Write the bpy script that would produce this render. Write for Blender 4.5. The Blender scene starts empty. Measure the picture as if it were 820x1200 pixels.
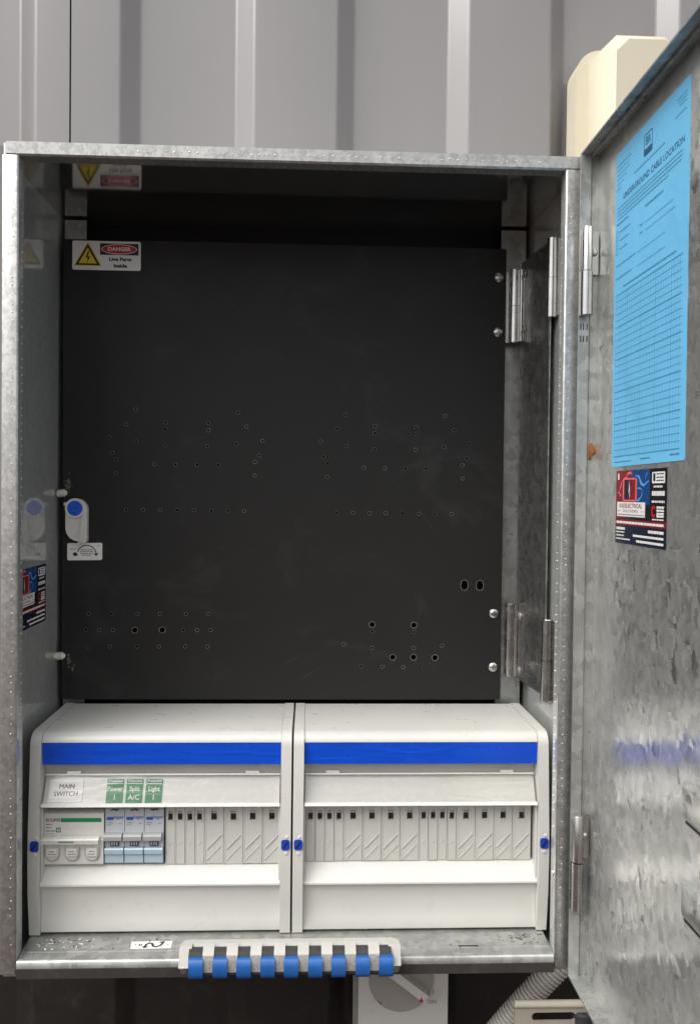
import bpy, bmesh, math, random
from mathutils import Vector, Matrix

random.seed(7)
S = 0.001                       # everything below is laid out in millimetres
scene = bpy.context.scene
col = scene.collection

# ------------------------------------------------------------------ camera
cam_d = bpy.data.cameras.new('camera')
cam = bpy.data.objects.new('camera', cam_d)
col.objects.link(cam)
yaw, pitch, roll = 0.0445986, -0.0200998, 0.0107628
fw = Vector((math.sin(yaw)*math.cos(pitch), math.cos(yaw)*math.cos(pitch), math.sin(pitch)))
rt = Vector((math.cos(yaw), -math.sin(yaw), 0))
up = rt.cross(fw)
r2 = rt*math.cos(roll) + up*math.sin(roll)
u2 = up*math.cos(roll) - rt*math.sin(roll)
m = Matrix((r2, u2, -fw)).transposed().to_4x4()
m.translation = Vector((0.01424, -0.75435, 0.40615))
cam.matrix_world = m
cam_d.sensor_fit = 'HORIZONTAL'
cam_d.sensor_width = 36
cam_d.lens = 1052.38/820*36
cam_d.clip_start = 0.01
cam_d.clip_end = 500
scene.camera = cam

# ------------------------------------------------------------------ sky, sun, exposure
SUN_EL, SUN_AZ = math.radians(54), math.radians(232)     # azimuth clockwise from +y: behind and to the left of the camera
world = bpy.data.worlds.new('World')
scene.world = world
world.use_nodes = True
wn = world.node_tree
wn.nodes.clear()
sky = wn.nodes.new('ShaderNodeTexSky')
sky.sky_type = 'NISHITA'
sky.sun_disc = False
sky.sun_elevation = SUN_EL
sky.sun_rotation = SUN_AZ
sky.air_density = 1.0
sky.dust_density = 5.0
hs = wn.nodes.new('ShaderNodeHueSaturation')             # overcast: the blue mostly washed out
hs.inputs['Saturation'].default_value = 0.18
bg = wn.nodes.new('ShaderNodeBackground')
bg.inputs['Strength'].default_value = 0.15
wo = wn.nodes.new('ShaderNodeOutputWorld')
wn.links.new(sky.outputs[0], hs.inputs['Color'])
wn.links.new(hs.outputs[0], bg.inputs[0])
wn.links.new(bg.outputs[0], wo.inputs[0])

sun_d = bpy.data.lights.new('sun', 'SUN')
sun_d.energy = 1.25
sun_d.angle = math.radians(56)
sun_d.color = (1.0, 0.965, 0.91)
sun = bpy.data.objects.new('sun', sun_d)
col.objects.link(sun)
sd = Vector((math.sin(SUN_AZ)*math.cos(SUN_EL), math.cos(SUN_AZ)*math.cos(SUN_EL), math.sin(SUN_EL)))
sun.rotation_euler = sd.to_track_quat('Z', 'Y').to_euler()
sun.location = (1, -2, 3)

scene.view_settings.view_transform = 'Standard'
scene.view_settings.look = 'None'
scene.view_settings.gamma = 1.0
scene.view_settings.use_curve_mapping = False
scene.view_settings.exposure = 0.5

# ------------------------------------------------------------------ materials
def new_mat(name):
    mt = bpy.data.materials.new(name)
    mt.use_nodes = True
    nt = mt.node_tree
    bs = nt.nodes['Principled BSDF']
    return mt, nt, bs

def N(nt, typ, **kw):
    n = nt.nodes.new(typ)
    for k, v in kw.items():
        setattr(n, k, v)
    return n

def coords(nt, scale=(1, 1, 1), rot=(0, 0, 0)):
    g = N(nt, 'ShaderNodeNewGeometry')
    mp = N(nt, 'ShaderNodeMapping')
    mp.inputs['Scale'].default_value = scale
    mp.inputs['Rotation'].default_value = rot
    nt.links.new(g.outputs['Position'], mp.inputs['Vector'])
    return mp.outputs[0]

def ramp(nt, src, stops):
    r = N(nt, 'ShaderNodeValToRGB')
    e = r.color_ramp.elements
    while len(e) < len(stops):
        e.new(0.5)
    for i, (p, c) in enumerate(stops):
        e[i].position = p
        e[i].color = (c, c, c, 1) if isinstance(c, (int, float)) else (*c, 1)
    nt.links.new(src, r.inputs[0])
    return r.outputs[0]

def noise(nt, vec, scale, detail=4, rough=0.6, dist=0):
    n = N(nt, 'ShaderNodeTexNoise')
    n.inputs['Scale'].default_value = scale
    n.inputs['Detail'].default_value = detail
    n.inputs['Roughness'].default_value = rough
    n.inputs['Distortion'].default_value = dist
    nt.links.new(vec, n.inputs['Vector'])
    return n

def mix(nt, a, b, fac, mode='MIX'):
    x = N(nt, 'ShaderNodeMix', data_type='RGBA', blend_type=mode)
    for sock, v in ((x.inputs[0], fac), (x.inputs[6], a), (x.inputs[7], b)):
        if hasattr(v, 'node'):
            nt.links.new(v, sock)
        elif isinstance(v, (int, float)):
            sock.default_value = v
        else:
            sock.default_value = (*v, 1)
    return x.outputs[2]

def bump(nt, bs, h, strength, dist=0.001, prev=None):
    b = N(nt, 'ShaderNodeBump')
    b.inputs['Strength'].default_value = strength
    b.inputs['Distance'].default_value = dist
    nt.links.new(h, b.inputs['Height'])
    nt.links.new(b.outputs[0], bs.inputs['Normal'])
    return b

def plain(name, c, rough=0.5, metal=0.0, spec=0.5, var=0.06, scale=60, bmp=0.0, bscale=900, dirt=0.0, dirtc=(0.2, 0.17, 0.13)):
    mt, nt, bs = new_mat(name)
    v = coords(nt)
    n = noise(nt, v, scale)
    k = ramp(nt, n.outputs[0], [(0.3, 1-var), (0.7, 1.0)])
    c2 = mix(nt, c, k, 1.0, 'MULTIPLY')
    if dirt:
        n2 = noise(nt, v, 35, 8, 0.75, 0.4)
        f = ramp(nt, n2.outputs[0], [(0.52, 0.0), (0.75, dirt)])
        c2 = mix(nt, c2, dirtc, f)
    nt.links.new(c2, bs.inputs['Base Color'])
    rr = ramp(nt, noise(nt, v, scale*2.3, 6).outputs[0], [(0.3, max(0.02, rough-0.07)), (0.7, rough+0.07)])
    nt.links.new(rr, bs.inputs['Roughness'])
    bs.inputs['Metallic'].default_value = metal
    bs.inputs['Specular IOR Level'].default_value = spec
    if bmp:
        bump(nt, bs, noise(nt, v, bscale, 3).outputs[0], bmp, 0.0003)
    return mt

def galv(name, lo, hi, cell, rough, rvar, bmp, streak=0.15, tint=(1.0, 0.985, 0.955), dist=0.006, metal=1.0, bloom=0.5, fine=False):
    """hot-dip zinc: distorted spangle cells, each with its own grey and its own gloss, plus fine grain and smears"""
    mt, nt, bs = new_mat(name)
    v = coords(nt, (1, 1, 0.8))
    nz = noise(nt, v, cell*1.4, 4, 0.6)
    sub = N(nt, 'ShaderNodeVectorMath', operation='SUBTRACT')
    nt.links.new(nz.outputs['Color'], sub.inputs[0])
    sub.inputs[1].default_value = (0.5, 0.5, 0.5)
    sc = N(nt, 'ShaderNodeVectorMath', operation='SCALE')
    nt.links.new(sub.outputs[0], sc.inputs[0])
    sc.inputs['Scale'].default_value = dist
    ad = N(nt, 'ShaderNodeVectorMath', operation='ADD')
    nt.links.new(v, ad.inputs[0])
    nt.links.new(sc.outputs[0], ad.inputs[1])

    def crystals(scale):
        # each crystal: its own grey plus its own shading direction
        vo = N(nt, 'ShaderNodeTexVoronoi', feature='F1', distance='MANHATTAN')
        vo.inputs['Scale'].default_value = scale
        nt.links.new(ad.outputs[0], vo.inputs['Vector'])
        d1 = N(nt, 'ShaderNodeVectorMath', operation='SUBTRACT')
        nt.links.new(ad.outputs[0], d1.inputs[0])
        nt.links.new(vo.outputs['Position'], d1.inputs[1])
        d2 = N(nt, 'ShaderNodeVectorMath', operation='SUBTRACT')
        nt.links.new(vo.outputs['Color'], d2.inputs[0])
        d2.inputs[1].default_value = (0.5, 0.5, 0.5)
        dt = N(nt, 'ShaderNodeVectorMath', operation='DOT_PRODUCT')
        nt.links.new(d1.outputs[0], dt.inputs[0])
        nt.links.new(d2.outputs[0], dt.inputs[1])
        sp_ = N(nt, 'ShaderNodeSeparateColor')
        nt.links.new(vo.outputs['Color'], sp_.inputs[0])
        ma = N(nt, 'ShaderNodeMath', operation='MULTIPLY_ADD')
        nt.links.new(dt.outputs['Value'], ma.inputs[0])
        ma.inputs[1].default_value = scale*1.1
        nt.links.new(sp_.outputs[0], ma.inputs[2])
        return ma.outputs[0], sp_.outputs[1]
    ca, cell2 = crystals(cell)
    cb = crystals(cell*2.3)[0] if fine else ca
    m1 = N(nt, 'ShaderNodeMath', operation='MULTIPLY_ADD')
    nt.links.new(cb, m1.inputs[0])
    m1.inputs[1].default_value = 0.45
    m2 = N(nt, 'ShaderNodeMath', operation='MULTIPLY')
    nt.links.new(ca, m2.inputs[0])
    m2.inputs[1].default_value = 0.55
    nt.links.new(m2.outputs[0], m1.inputs[2])
    fe = noise(nt, ad.outputs[0], cell*6, 5, 0.7, 0.6)
    val = N(nt, 'ShaderNodeMath', operation='MULTIPLY_ADD')
    nt.links.new(fe.outputs[0], val.inputs[0])
    val.inputs[1].default_value = 0.3
    nt.links.new(m1.outputs[0], val.inputs[2])
    g = ramp(nt, val.outputs[0], [(0.25, lo), (0.62, (lo+hi)/2), (1.0, hi)])
    big = noise(nt, coords(nt, (3, 3, 0.9)), 6, 5, 0.6)
    g2 = mix(nt, g, ramp(nt, big.outputs[0], [(0.35, 1-streak), (0.65, 1.0)]), 1.0, 'MULTIPLY')
    g3 = mix(nt, g2, tint, 1.0, 'MULTIPLY')
    nt.links.new(g3, bs.inputs['Base Color'])
    bs.inputs['Metallic'].default_value = metal
    ra = N(nt, 'ShaderNodeMath', operation='MULTIPLY_ADD')
    nt.links.new(cell2, ra.inputs[0])
    ra.inputs[1].default_value = rvar
    ra.inputs[2].default_value = rough
    rb = N(nt, 'ShaderNodeMath', operation='MULTIPLY_ADD')
    nt.links.new(big.outputs[0], rb.inputs[0])
    rb.inputs[1].default_value = rvar*0.8
    nt.links.new(ra.outputs[0], rb.inputs[2])
    nt.links.new(rb.outputs[0], bs.inputs['Roughness'])
    bb = bump(nt, bs, val.outputs[0], bmp, 0.0006)
    # weathered zinc: a dull lobe from the oxide bloom under the sharp one
    dull = N(nt, 'ShaderNodeBsdfPrincipled')
    nt.links.new(g3, dull.inputs['Base Color'])
    dull.inputs['Metallic'].default_value = 0.55
    dull.inputs['Roughness'].default_value = 0.62
    nt.links.new(bb.outputs[0], dull.inputs['Normal'])
    mx = N(nt, 'ShaderNodeMixShader')
    mx.inputs[0].default_value = bloom
    nt.links.new(bs.outputs[0], mx.inputs[1])
    nt.links.new(dull.outputs[0], mx.inputs[2])
    nt.links.new(mx.outputs[0], nt.nodes['Material Output'].inputs[0])
    return mt

M = {}
M['galv_in'] = galv('galvanised_sheet_inside', 0.70, 0.80, 260, 0.05, 0.03, 0.006, 0.12, tint=(0.97, 1.0, 0.975), bloom=0.52)
M['galv_top'] = galv('galvanised_sheet_shaded_top', 0.58, 0.70, 260, 0.05, 0.03, 0.006, 0.12, bloom=0.05)  # darker copy of the inside sheet: the ceiling's shade put into its tone

def spangle(name, lo, hi, tint, amp, bloom):
    """zinc door skin: shard-shaped crystals lying in patches of different grain direction, each shard tilted a little"""
    mt, nt, bs = new_mat(name)
    g = N(nt, 'ShaderNodeNewGeometry')
    base = coords(nt, (1, 0.50, 0.9))
    nz = noise(nt, base, 130, 3, 0.6)
    off = N(nt, 'ShaderNodeVectorMath', operation='MULTIPLY_ADD')
    nt.links.new(nz.outputs['Color'], off.inputs[0])
    off.inputs[1].default_value = (0.006, 0.006, 0.006)
    nt.links.new(base, off.inputs[2])
    P = off.outputs[0]
    patch = N(nt, 'ShaderNodeTexVoronoi', feature='F1')
    patch.inputs['Scale'].default_value = 56
    nt.links.new(P, patch.inputs['Vector'])
    ps = N(nt, 'ShaderNodeSeparateColor')
    nt.links.new(patch.outputs['Color'], ps.inputs[0])
    cols, grads = [], []
    for k, a in enumerate((38, 78, 138)):
        mp = N(nt, 'ShaderNodeMapping')
        mp.inputs['Rotation'].default_value = (math.radians(a), 0, 0)
        mp.inputs['Location'].default_value = (k*0.37, k*0.11, k*0.23)
        mp.inputs['Scale'].default_value = (1, 1, 0.40)
        nt.links.new(P, mp.inputs['Vector'])
        vo = N(nt, 'ShaderNodeTexVoronoi', feature='F1', distance='MANHATTAN')
        vo.inputs['Scale'].default_value = 240
        nt.links.new(mp.outputs[0], vo.inputs['Vector'])
        cols.append(vo.outputs['Color'])
        d1 = N(nt, 'ShaderNodeVectorMath', operation='SUBTRACT')
        nt.links.new(mp.outputs[0], d1.inputs[0])
        nt.links.new(vo.outputs['Position'], d1.inputs[1])
        d2 = N(nt, 'ShaderNodeVectorMath', operation='SUBTRACT')
        nt.links.new(vo.outputs['Color'], d2.inputs[0])
        d2.inputs[1].default_value = (0.5, 0.5, 0.5)
        dt = N(nt, 'ShaderNodeVectorMath', operation='DOT_PRODUCT')
        nt.links.new(d1.outputs[0], dt.inputs[0])
        nt.links.new(d2.outputs[0], dt.inputs[1])
        gm = N(nt, 'ShaderNodeMath', operation='MULTIPLY_ADD')
        nt.links.new(dt.outputs['Value'], gm.inputs[0])
        gm.inputs[1].default_value = 205*1.5
        gm.inputs[2].default_value = 0.5
        grads.append(gm.outputs[0])
    def gt(v, t):
        q = N(nt, 'ShaderNodeMath', operation='GREATER_THAN')
        nt.links.new(v, q.inputs[0])
        q.inputs[1].default_value = t
        return q.outputs[0]
    c = mix(nt, cols[0], cols[1], gt(ps.outputs[0], 0.33))
    c = mix(nt, c, cols[2], gt(ps.outputs[0], 0.66))
    gsel = mix(nt, grads[0], grads[1], gt(ps.outputs[0], 0.33))
    gsel = mix(nt, gsel, grads[2], gt(ps.outputs[0], 0.66))
    c = mix(nt, c, patch.outputs['Color'], 0.10)
    c = mix(nt, c, gsel, 0.5)
    # crystals show strongly in some zones and hardly at all in others
    zone = noise(nt, coords(nt, (1, 1, 0.7)), 7, 4, 0.6)
    zf = ramp(nt, zone.outputs[0], [(0.36, 0.25), (0.62, 1.0)])
    c = mix(nt, (0.5, 0.5, 0.5), c, zf)
    cs = N(nt, 'ShaderNodeSeparateColor')
    nt.links.new(c, cs.inputs[0])
    fe = noise(nt, P, 480, 4, 0.7, 0.5)
    val = N(nt, 'ShaderNodeMath', operation='MULTIPLY_ADD')
    nt.links.new(fe.outputs[0], val.inputs[0])
    val.inputs[1].default_value = 0.22
    nt.links.new(cs.outputs[0], val.inputs[2])
    gr = ramp(nt, val.outputs[0], [(0.30, lo), (0.62, (lo+hi)/2), (0.95, hi)])
    dk = ramp(nt, cs.outputs[2], [(0.10, 0.55), (0.20, 1.0)])
    gr = mix(nt, gr, dk, 1.0, 'MULTIPLY')
    gr = mix(nt, gr, tint, 1.0, 'MULTIPLY')
    # white-rust bloom and runs
    wr = noise(nt, coords(nt, (4, 4, 0.8)), 10, 6, 0.7, 0.4)
    wf = ramp(nt, wr.outputs[0], [(0.56, 0.0), (0.78, 0.45)])
    gr = mix(nt, gr, (0.72, 0.72, 0.69), wf)
    tl_ = N(nt, 'ShaderNodeVectorMath', operation='SUBTRACT')
    nt.links.new(c, tl_.inputs[0])
    tl_.inputs[1].default_value = (0.5, 0.5, 0.5)
    t2 = N(nt, 'ShaderNodeVectorMath', operation='SCALE')
    nt.links.new(tl_.outputs[0], t2.inputs[0])
    t2.inputs['Scale'].default_value = amp
    t3 = N(nt, 'ShaderNodeVectorMath', operation='ADD')
    nt.links.new(t2.outputs[0], t3.inputs[0])
    nt.links.new(g.outputs['Normal'], t3.inputs[1])
    nm = N(nt, 'ShaderNodeVectorMath', operation='NORMALIZE')
    nt.links.new(t3.outputs[0], nm.inputs[0])
    nt.links.new(gr, bs.inputs['Base Color'])
    bs.inputs['Metallic'].default_value = 1.0
    ra = N(nt, 'ShaderNodeMath', operation='MULTIPLY_ADD')
    nt.links.new(cs.outputs[1], ra.inputs[0])
    ra.inputs[1].default_value = 0.16
    ra.inputs[2].default_value = 0.11
    nt.links.new(ra.outputs[0], bs.inputs['Roughness'])
    nt.links.new(nm.outputs[0], bs.inputs['Normal'])
    dull = N(nt, 'ShaderNodeBsdfPrincipled')
    nt.links.new(gr, dull.inputs['Base Color'])
    dull.inputs['Metallic'].default_value = 0.55
    dull.inputs['Roughness'].default_value = 0.6
    nt.links.new(nm.outputs[0], dull.inputs['Normal'])
    mx = N(nt, 'ShaderNodeMixShader')
    mx.inputs[0].default_value = bloom
    nt.links.new(bs.outputs[0], mx.inputs[1])
    nt.links.new(dull.outputs[0], mx.inputs[2])
    nt.links.new(mx.outputs[0], nt.nodes['Material Output'].inputs[0])
    return mt
M['galv_door'] = spangle('galvanised_sheet_door', 0.44, 0.76, (0.985, 1.0, 0.965), 0.11, 0.42)
M['galv_lip'] = galv('galvanised_lip', 0.40, 0.54, 300, 0.26, 0.10, 0.06, 0.12, bloom=0.35)
M['galv_dull'] = galv('galvanised_dull', 0.40, 0.54, 110, 0.22, 0.12, 0.03, 0.15, tint=(0.985, 1.0, 0.955), bloom=0.5)
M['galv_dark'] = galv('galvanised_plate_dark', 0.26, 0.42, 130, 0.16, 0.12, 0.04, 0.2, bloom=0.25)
M['zinc'] = plain('bright_zinc', (0.56, 0.55, 0.53), 0.24, 1.0, var=0.12, scale=45)
M['solder'] = plain('seal_spots', (0.85, 0.84, 0.80), 0.4, 0.6)
M['white'] = plain('white_moulded_plastic', (0.60, 0.59, 0.555), 0.32, var=0.05, scale=25, bmp=0.04, bscale=2500, dirt=0.05)
M['white2'] = plain('white_smooth_plastic', (0.66, 0.65, 0.61), 0.25, var=0.03)
M['offwhite'] = plain('blank_plate_plastic', (0.55, 0.545, 0.51), 0.38, var=0.05)
M['slot'] = plain('slot_back', (0.10, 0.095, 0.085), 0.6)
M['dial'] = plain('dial_grey_plastic', (0.34, 0.33, 0.30), 0.4)
M['bar_white'] = plain('dusty_white_plastic', (0.47, 0.46, 0.43), 0.4, var=0.1, dirt=0.35, dirtc=(0.25, 0.23, 0.2))
M['brk'] = plain('pale_painted_steel', (0.40, 0.37, 0.30), 0.45, var=0.1, dirt=0.3)
M['shadow'] = plain('dark_void', (0.02, 0.02, 0.02), 0.7)
M['void'] = plain('back_sheet_painted_shade', (0.014, 0.0135, 0.013), 0.5, spec=0.3)  # darkness of the deep interior put into the back sheet's colour
M['cream'] = plain('cream_plastic', (0.64, 0.59, 0.46), 0.5, var=0.04, scale=12, dirt=0.04)
M['blue'] = plain('blue_band_plastic', (0.002, 0.075, 0.62), 0.24, var=0.08, scale=30)
nt_ = M['blue'].node_tree
bump(nt_, nt_.nodes['Principled BSDF'], noise(nt_, coords(nt_, (10, 40, 60)), 2.0, 3, 0.5, 0.6).outputs[0], 0.5, 0.002)
M['blue_btn'] = plain('blue_button_plastic', (0.010, 0.055, 0.42), 0.3)
M['blue_knob'] = plain('blue_knob_plastic', (0.008, 0.10, 0.62), 0.3)
M['blue_rib'] = plain('blue_rubber', (0.012, 0.105, 0.37), 0.36, var=0.2, scale=120, dirt=0.1)
M['grey_pl'] = plain('grey_plastic', (0.36, 0.37, 0.37), 0.4)
M['mcb'] = plain('breaker_grey_plastic', (0.50, 0.525, 0.55), 0.35)
M['mcb_low'] = plain('breaker_pale_blue_plastic', (0.40, 0.51, 0.59), 0.22)
M['dark_pl'] = plain('dark_grey_plastic', (0.045, 0.045, 0.047), 0.55, var=0.3, scale=200)
M['foil'] = plain('silver_speckle', (0.42, 0.41, 0.39), 0.55, 0.3, var=0.5, scale=900)
M['green'] = plain('green_print', (0.004, 0.19, 0.05), 0.4)
M['green_dk'] = plain('green_stripe', (0.006, 0.25, 0.075), 0.4)
M['ink'] = plain('black_ink', (0.012, 0.012, 0.014), 0.5)
M['ink_soft'] = plain('grey_ink', (0.20, 0.20, 0.21), 0.5)
M['ink_blue'] = plain('dark_blue_ink', (0.015, 0.09, 0.18), 0.6)
M['ink_form'] = plain('form_blue_ink', (0.045, 0.22, 0.38), 0.6)
M['ink_line'] = plain('faint_blue_ink', (0.055, 0.26, 0.42), 0.6)
M['brand_blue'] = plain('brand_blue_ink', (0.03, 0.10, 0.42), 0.4)
M['paper'] = plain('blue_paper', (0.15, 0.50, 0.80), 0.6, var=0.05, scale=14)
nt_ = M['paper'].node_tree
bump(nt_, nt_.nodes['Principled BSDF'], noise(nt_, coords(nt_, (1, 1, 0.6)), 14, 3, 0.5, 0.8).outputs[0], 0.5, 0.006)
M['sticker_w'] = plain('white_sticker', (0.80, 0.78, 0.76), 0.4)
M['yellow'] = plain('yellow_print', (0.80, 0.56, 0.02), 0.45)
M['red'] = plain('red_print', (0.55, 0.012, 0.014), 0.45)
M['red_dk'] = plain('dark_red_print', (0.20, 0.010, 0.016), 0.35)
M['red_glow'] = plain('pink_red_print', (0.85, 0.14, 0.14), 0.35)
M['navy'] = plain('navy_print', (0.008, 0.014, 0.035), 0.3)
M['black_pr'] = plain('black_print', (0.010, 0.010, 0.014), 0.3)
M['sky_pr'] = plain('electric_blue_print', (0.10, 0.40, 0.85), 0.35)
M['deep_pr'] = plain('deep_blue_print', (0.010, 0.055, 0.20), 0.3)
M['rust'] = plain('rust', (0.36, 0.13, 0.04), 0.9, var=0.5, scale=300, bmp=0.5, bscale=900)
M['nylon'] = plain('white_nylon', (0.75, 0.72, 0.66), 0.45)
M['conduit'] = plain('grey_conduit_plastic', (0.66, 0.64, 0.58), 0.5, var=0.1, dirt=0.15)
M['crumb'] = plain('pale_crumbs', (0.66, 0.62, 0.56), 0.8)
M['residue'] = plain('chalky_residue', (0.20, 0.17, 0.15), 0.9)
M['crumb_dk'] = plain('dark_grit', (0.08, 0.06, 0.045), 0.9)
M['burr'] = plain('bare_hole_edge', (0.30, 0.29, 0.28), 0.5, 0.3, var=0.6, scale=500)
M['strip_dark'] = plain('dark_rough_strip', (0.030, 0.026, 0.024), 0.9, bmp=0.5, bscale=700, dirt=0.3, dirtc=(0.16, 0.15, 0.14))
M['seal'] = plain('grey_seal', (0.22, 0.215, 0.205), 0.85, bmp=0.6, bscale=1500)

# black powder-coat with handling marks
mt, nt, bs = new_mat('black_powder_coat')
v = coords(nt)
n1 = noise(nt, coords(nt, (1, 1, 1.4)), 11, 8, 0.66, 0.8)
smear = ramp(nt, n1.outputs[0], [(0.56, 0.0), (0.74, 1.0)])
cb_ = mix(nt, (0.021, 0.0205, 0.020), (0.035, 0.034, 0.033), smear)
dust = ramp(nt, noise(nt, v, 700, 2, 0.5).outputs[0], [(0.70, 0.0), (0.78, 0.35)])
cb_ = mix(nt, cb_, (0.10, 0.095, 0.09), dust)
for rot, thr in ((0.5, 0.735), (-0.9, 0.745), (1.35, 0.74)):      # hairline scratches
    st_ = N(nt, 'ShaderNodeMapping')
    st_.inputs['Scale'].default_value = (1, 1, 40)
    nt.links.new(coords(nt, (1, 1, 1), (0, rot, 0)), st_.inputs['Vector'])
    sn = noise(nt, st_.outputs[0], 10, 2, 0.4)
    sm2 = noise(nt, coords(nt, (1, 1, 1), (0, rot, 0)), 8, 2, 0.5)
    mm = N(nt, 'ShaderNodeMath', operation='MULTIPLY')
    nt.links.new(ramp(nt, sn.outputs[0], [(thr-0.02, 0.0), (thr+0.02, 0.4)]), mm.inputs[0])
    nt.links.new(ramp(nt, sm2.outputs[0], [(0.56, 0.0), (0.70, 1.0)]), mm.inputs[1])
    cb_ = mix(nt, cb_, (0.09, 0.086, 0.082), mm.outputs[0])
nt.links.new(cb_, bs.inputs['Base Color'])
n2 = noise(nt, v, 22, 8, 0.7, 0.5)
nt.links.new(ramp(nt, n2.outputs[0], [(0.3, 0.34), (0.7, 0.48)]), bs.inputs['Roughness'])
bs.inputs['Specular IOR Level'].default_value = 0.16
bump(nt, bs, noise(nt, v, 1500, 2).outputs[0], 0.10, 0.0004)
M['panel'] = mt

# painted ribbed cladding
mt, nt, bs = new_mat('grey_painted_steel')
v = coords(nt)
n1 = noise(nt, coords(nt, (3, 3, 0.5)), 5, 6, 0.6)
c1 = ramp(nt, n1.outputs[0], [(0.3, (0.212, 0.203, 0.200)), (0.7, (0.228, 0.218, 0.215))])
vz = N(nt, 'ShaderNodeTexVoronoi', feature='F1')
vz.inputs['Scale'].default_value = 60
nt.links.new(v, vz.inputs['Vector'])
sp = ramp(nt, vz.outputs['Distance'], [(0.01, 0.6), (0.035, 0.0)])
nt.links.new(mix(nt, c1, (0.4, 0.38, 0.36), sp), bs.inputs['Base Color'])
bs.inputs['Roughness'].default_value = 0.30
bs.inputs['Specular IOR Level'].default_value = 0.5
bs.inputs['Coat Weight'].default_value = 0.7
bs.inputs['Coat Roughness'].default_value = 0.14
bs.inputs['Coat IOR'].default_value = 1.8
bump(nt, bs, noise(nt, v, 420, 3, 0.5).outputs[0], 0.05, 0.0005)
M['wall'] = mt

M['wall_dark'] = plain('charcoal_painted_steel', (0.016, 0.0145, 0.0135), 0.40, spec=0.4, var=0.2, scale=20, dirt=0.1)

# bare ground behind the camera
mt, nt, bs = new_mat('red_brown_ground')
v = coords(nt)
n1 = noise(nt, v, 2.2, 8, 0.65)
nt.links.new(ramp(nt, n1.outputs[0], [(0.3, (0.050, 0.028, 0.021)), (0.7, (0.080, 0.048, 0.036))]), bs.inputs['Base Color'])
bs.inputs['Roughness'].default_value = 0.95
bump(nt, bs, n1.outputs[0], 0.4, 0.02)
M['ground'] = mt

# clear label flap: thin sheet, mostly see-through, wavy gloss
mt, nt, bs = new_mat('clear_plastic_film')
nt.nodes.remove(bs)
out = nt.nodes['Material Output']
tr = N(nt, 'ShaderNodeBsdfTransparent')
tr.inputs[0].default_value = (0.985, 0.983, 0.98, 1)
gl = N(nt, 'ShaderNodeBsdfGlossy')
gl.inputs['Roughness'].default_value = 0.10
nv = noise(nt, coords(nt, (14, 30, 90)), 1.6, 3, 0.5, 0.5)
bb = N(nt, 'ShaderNodeBump')
bb.inputs['Strength'].default_value = 0.3
bb.inputs['Distance'].default_value = 0.0025
nt.links.new(nv.outputs[0], bb.inputs['Height'])
nt.links.new(bb.outputs[0], gl.inputs['Normal'])
lw = N(nt, 'ShaderNodeFresnel')
lw.inputs[0].default_value = 1.6
nt.links.new(bb.outputs[0], lw.inputs['Normal'])
mf = N(nt, 'ShaderNodeMath', operation='MULTIPLY_ADD')
nt.links.new(lw.outputs[0], mf.inputs[0])
mf.inputs[1].default_value = 0.6
mf.inputs[2].default_value = 0.0
ms = N(nt, 'ShaderNodeMixShader')
nt.links.new(mf.outputs[0], ms.inputs[0])
nt.links.new(tr.outputs[0], ms.inputs[1])
nt.links.new(gl.outputs[0], ms.inputs[2])
nt.links.new(ms.outputs[0], out.inputs[0])
M['clear'] = mt

# ------------------------------------------------------------------ helpers
ORG = {}

def tag(o, label=None, cat=None, group=None, kind=None):
    if label: o['label'] = label
    if cat: o['category'] = cat
    if group: o['group'] = group
    if kind: o['kind'] = kind
    return o

def empty(name, loc, label=None, cat=None, group=None):
    o = bpy.data.objects.new(name, None)
    o.empty_display_size = 0.02
    o.location = Vector(loc)*S
    col.objects.link(o)
    ORG[o.name] = Vector(loc)
    return tag(o, label, cat, group)

def link(name, me, mats, parent=None, base=None):
    o = bpy.data.objects.new(name, me)
    for k in (mats if isinstance(mats, (list, tuple)) else [mats]):
        me.materials.append(M[k])
    col.objects.link(o)
    if parent is not None:
        o.parent = parent
        ORG[o.name] = ORG[parent.name]
    else:
        o.location = Vector(base)*S
        ORG[o.name] = Vector(base)
    return o

def mk(name, bm, mats, parent=None, bevel=0.0, seg=2, smooth=35, base=(0, 0, 0)):
    """bmesh in world millimetres -> one object under its parent"""
    if bevel:
        ed = [e for e in bm.edges if len(e.link_faces) == 2 and e.calc_face_angle(0) > math.radians(25)]
        bmesh.ops.bevel(bm, geom=ed, offset=bevel, segments=seg, profile=0.5, affect='EDGES', clamp_overlap=True)
    org = ORG[parent.name] if parent is not None else Vector(base)
    for vv in bm.verts:
        vv.co = (vv.co - org)*S
    bmesh.ops.recalc_face_normals(bm, faces=bm.faces)
    me = bpy.data.meshes.new(name)
    bm.to_mesh(me)
    bm.free()
    if smooth:
        me.shade_smooth()
        me.set_sharp_from_angle(angle=math.radians(smooth))
    return link(name, me, mats, parent, base)

def share(src, name, parent, off):
    o = bpy.data.objects.new(name, src.data)
    col.objects.link(o)
    o.parent = parent
    o.location = src.location + Vector(off)*S
    ORG[o.name] = ORG[parent.name]
    return o

def box(bm, x0, x1, y0, y1, z0, z1, mi=0):
    vs = [bm.verts.new((x, y, z)) for x in (x0, x1) for y in (y0, y1) for z in (z0, z1)]
    for idx in ((0, 1, 3, 2), (4, 6, 7, 5), (0, 4, 5, 1), (2, 3, 7, 6), (0, 2, 6, 4), (1, 5, 7, 3)):
        bm.faces.new([vs[i] for i in idx]).material_index = mi
    return bm

def B(*a):
    return box(bmesh.new(), *a)

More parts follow.
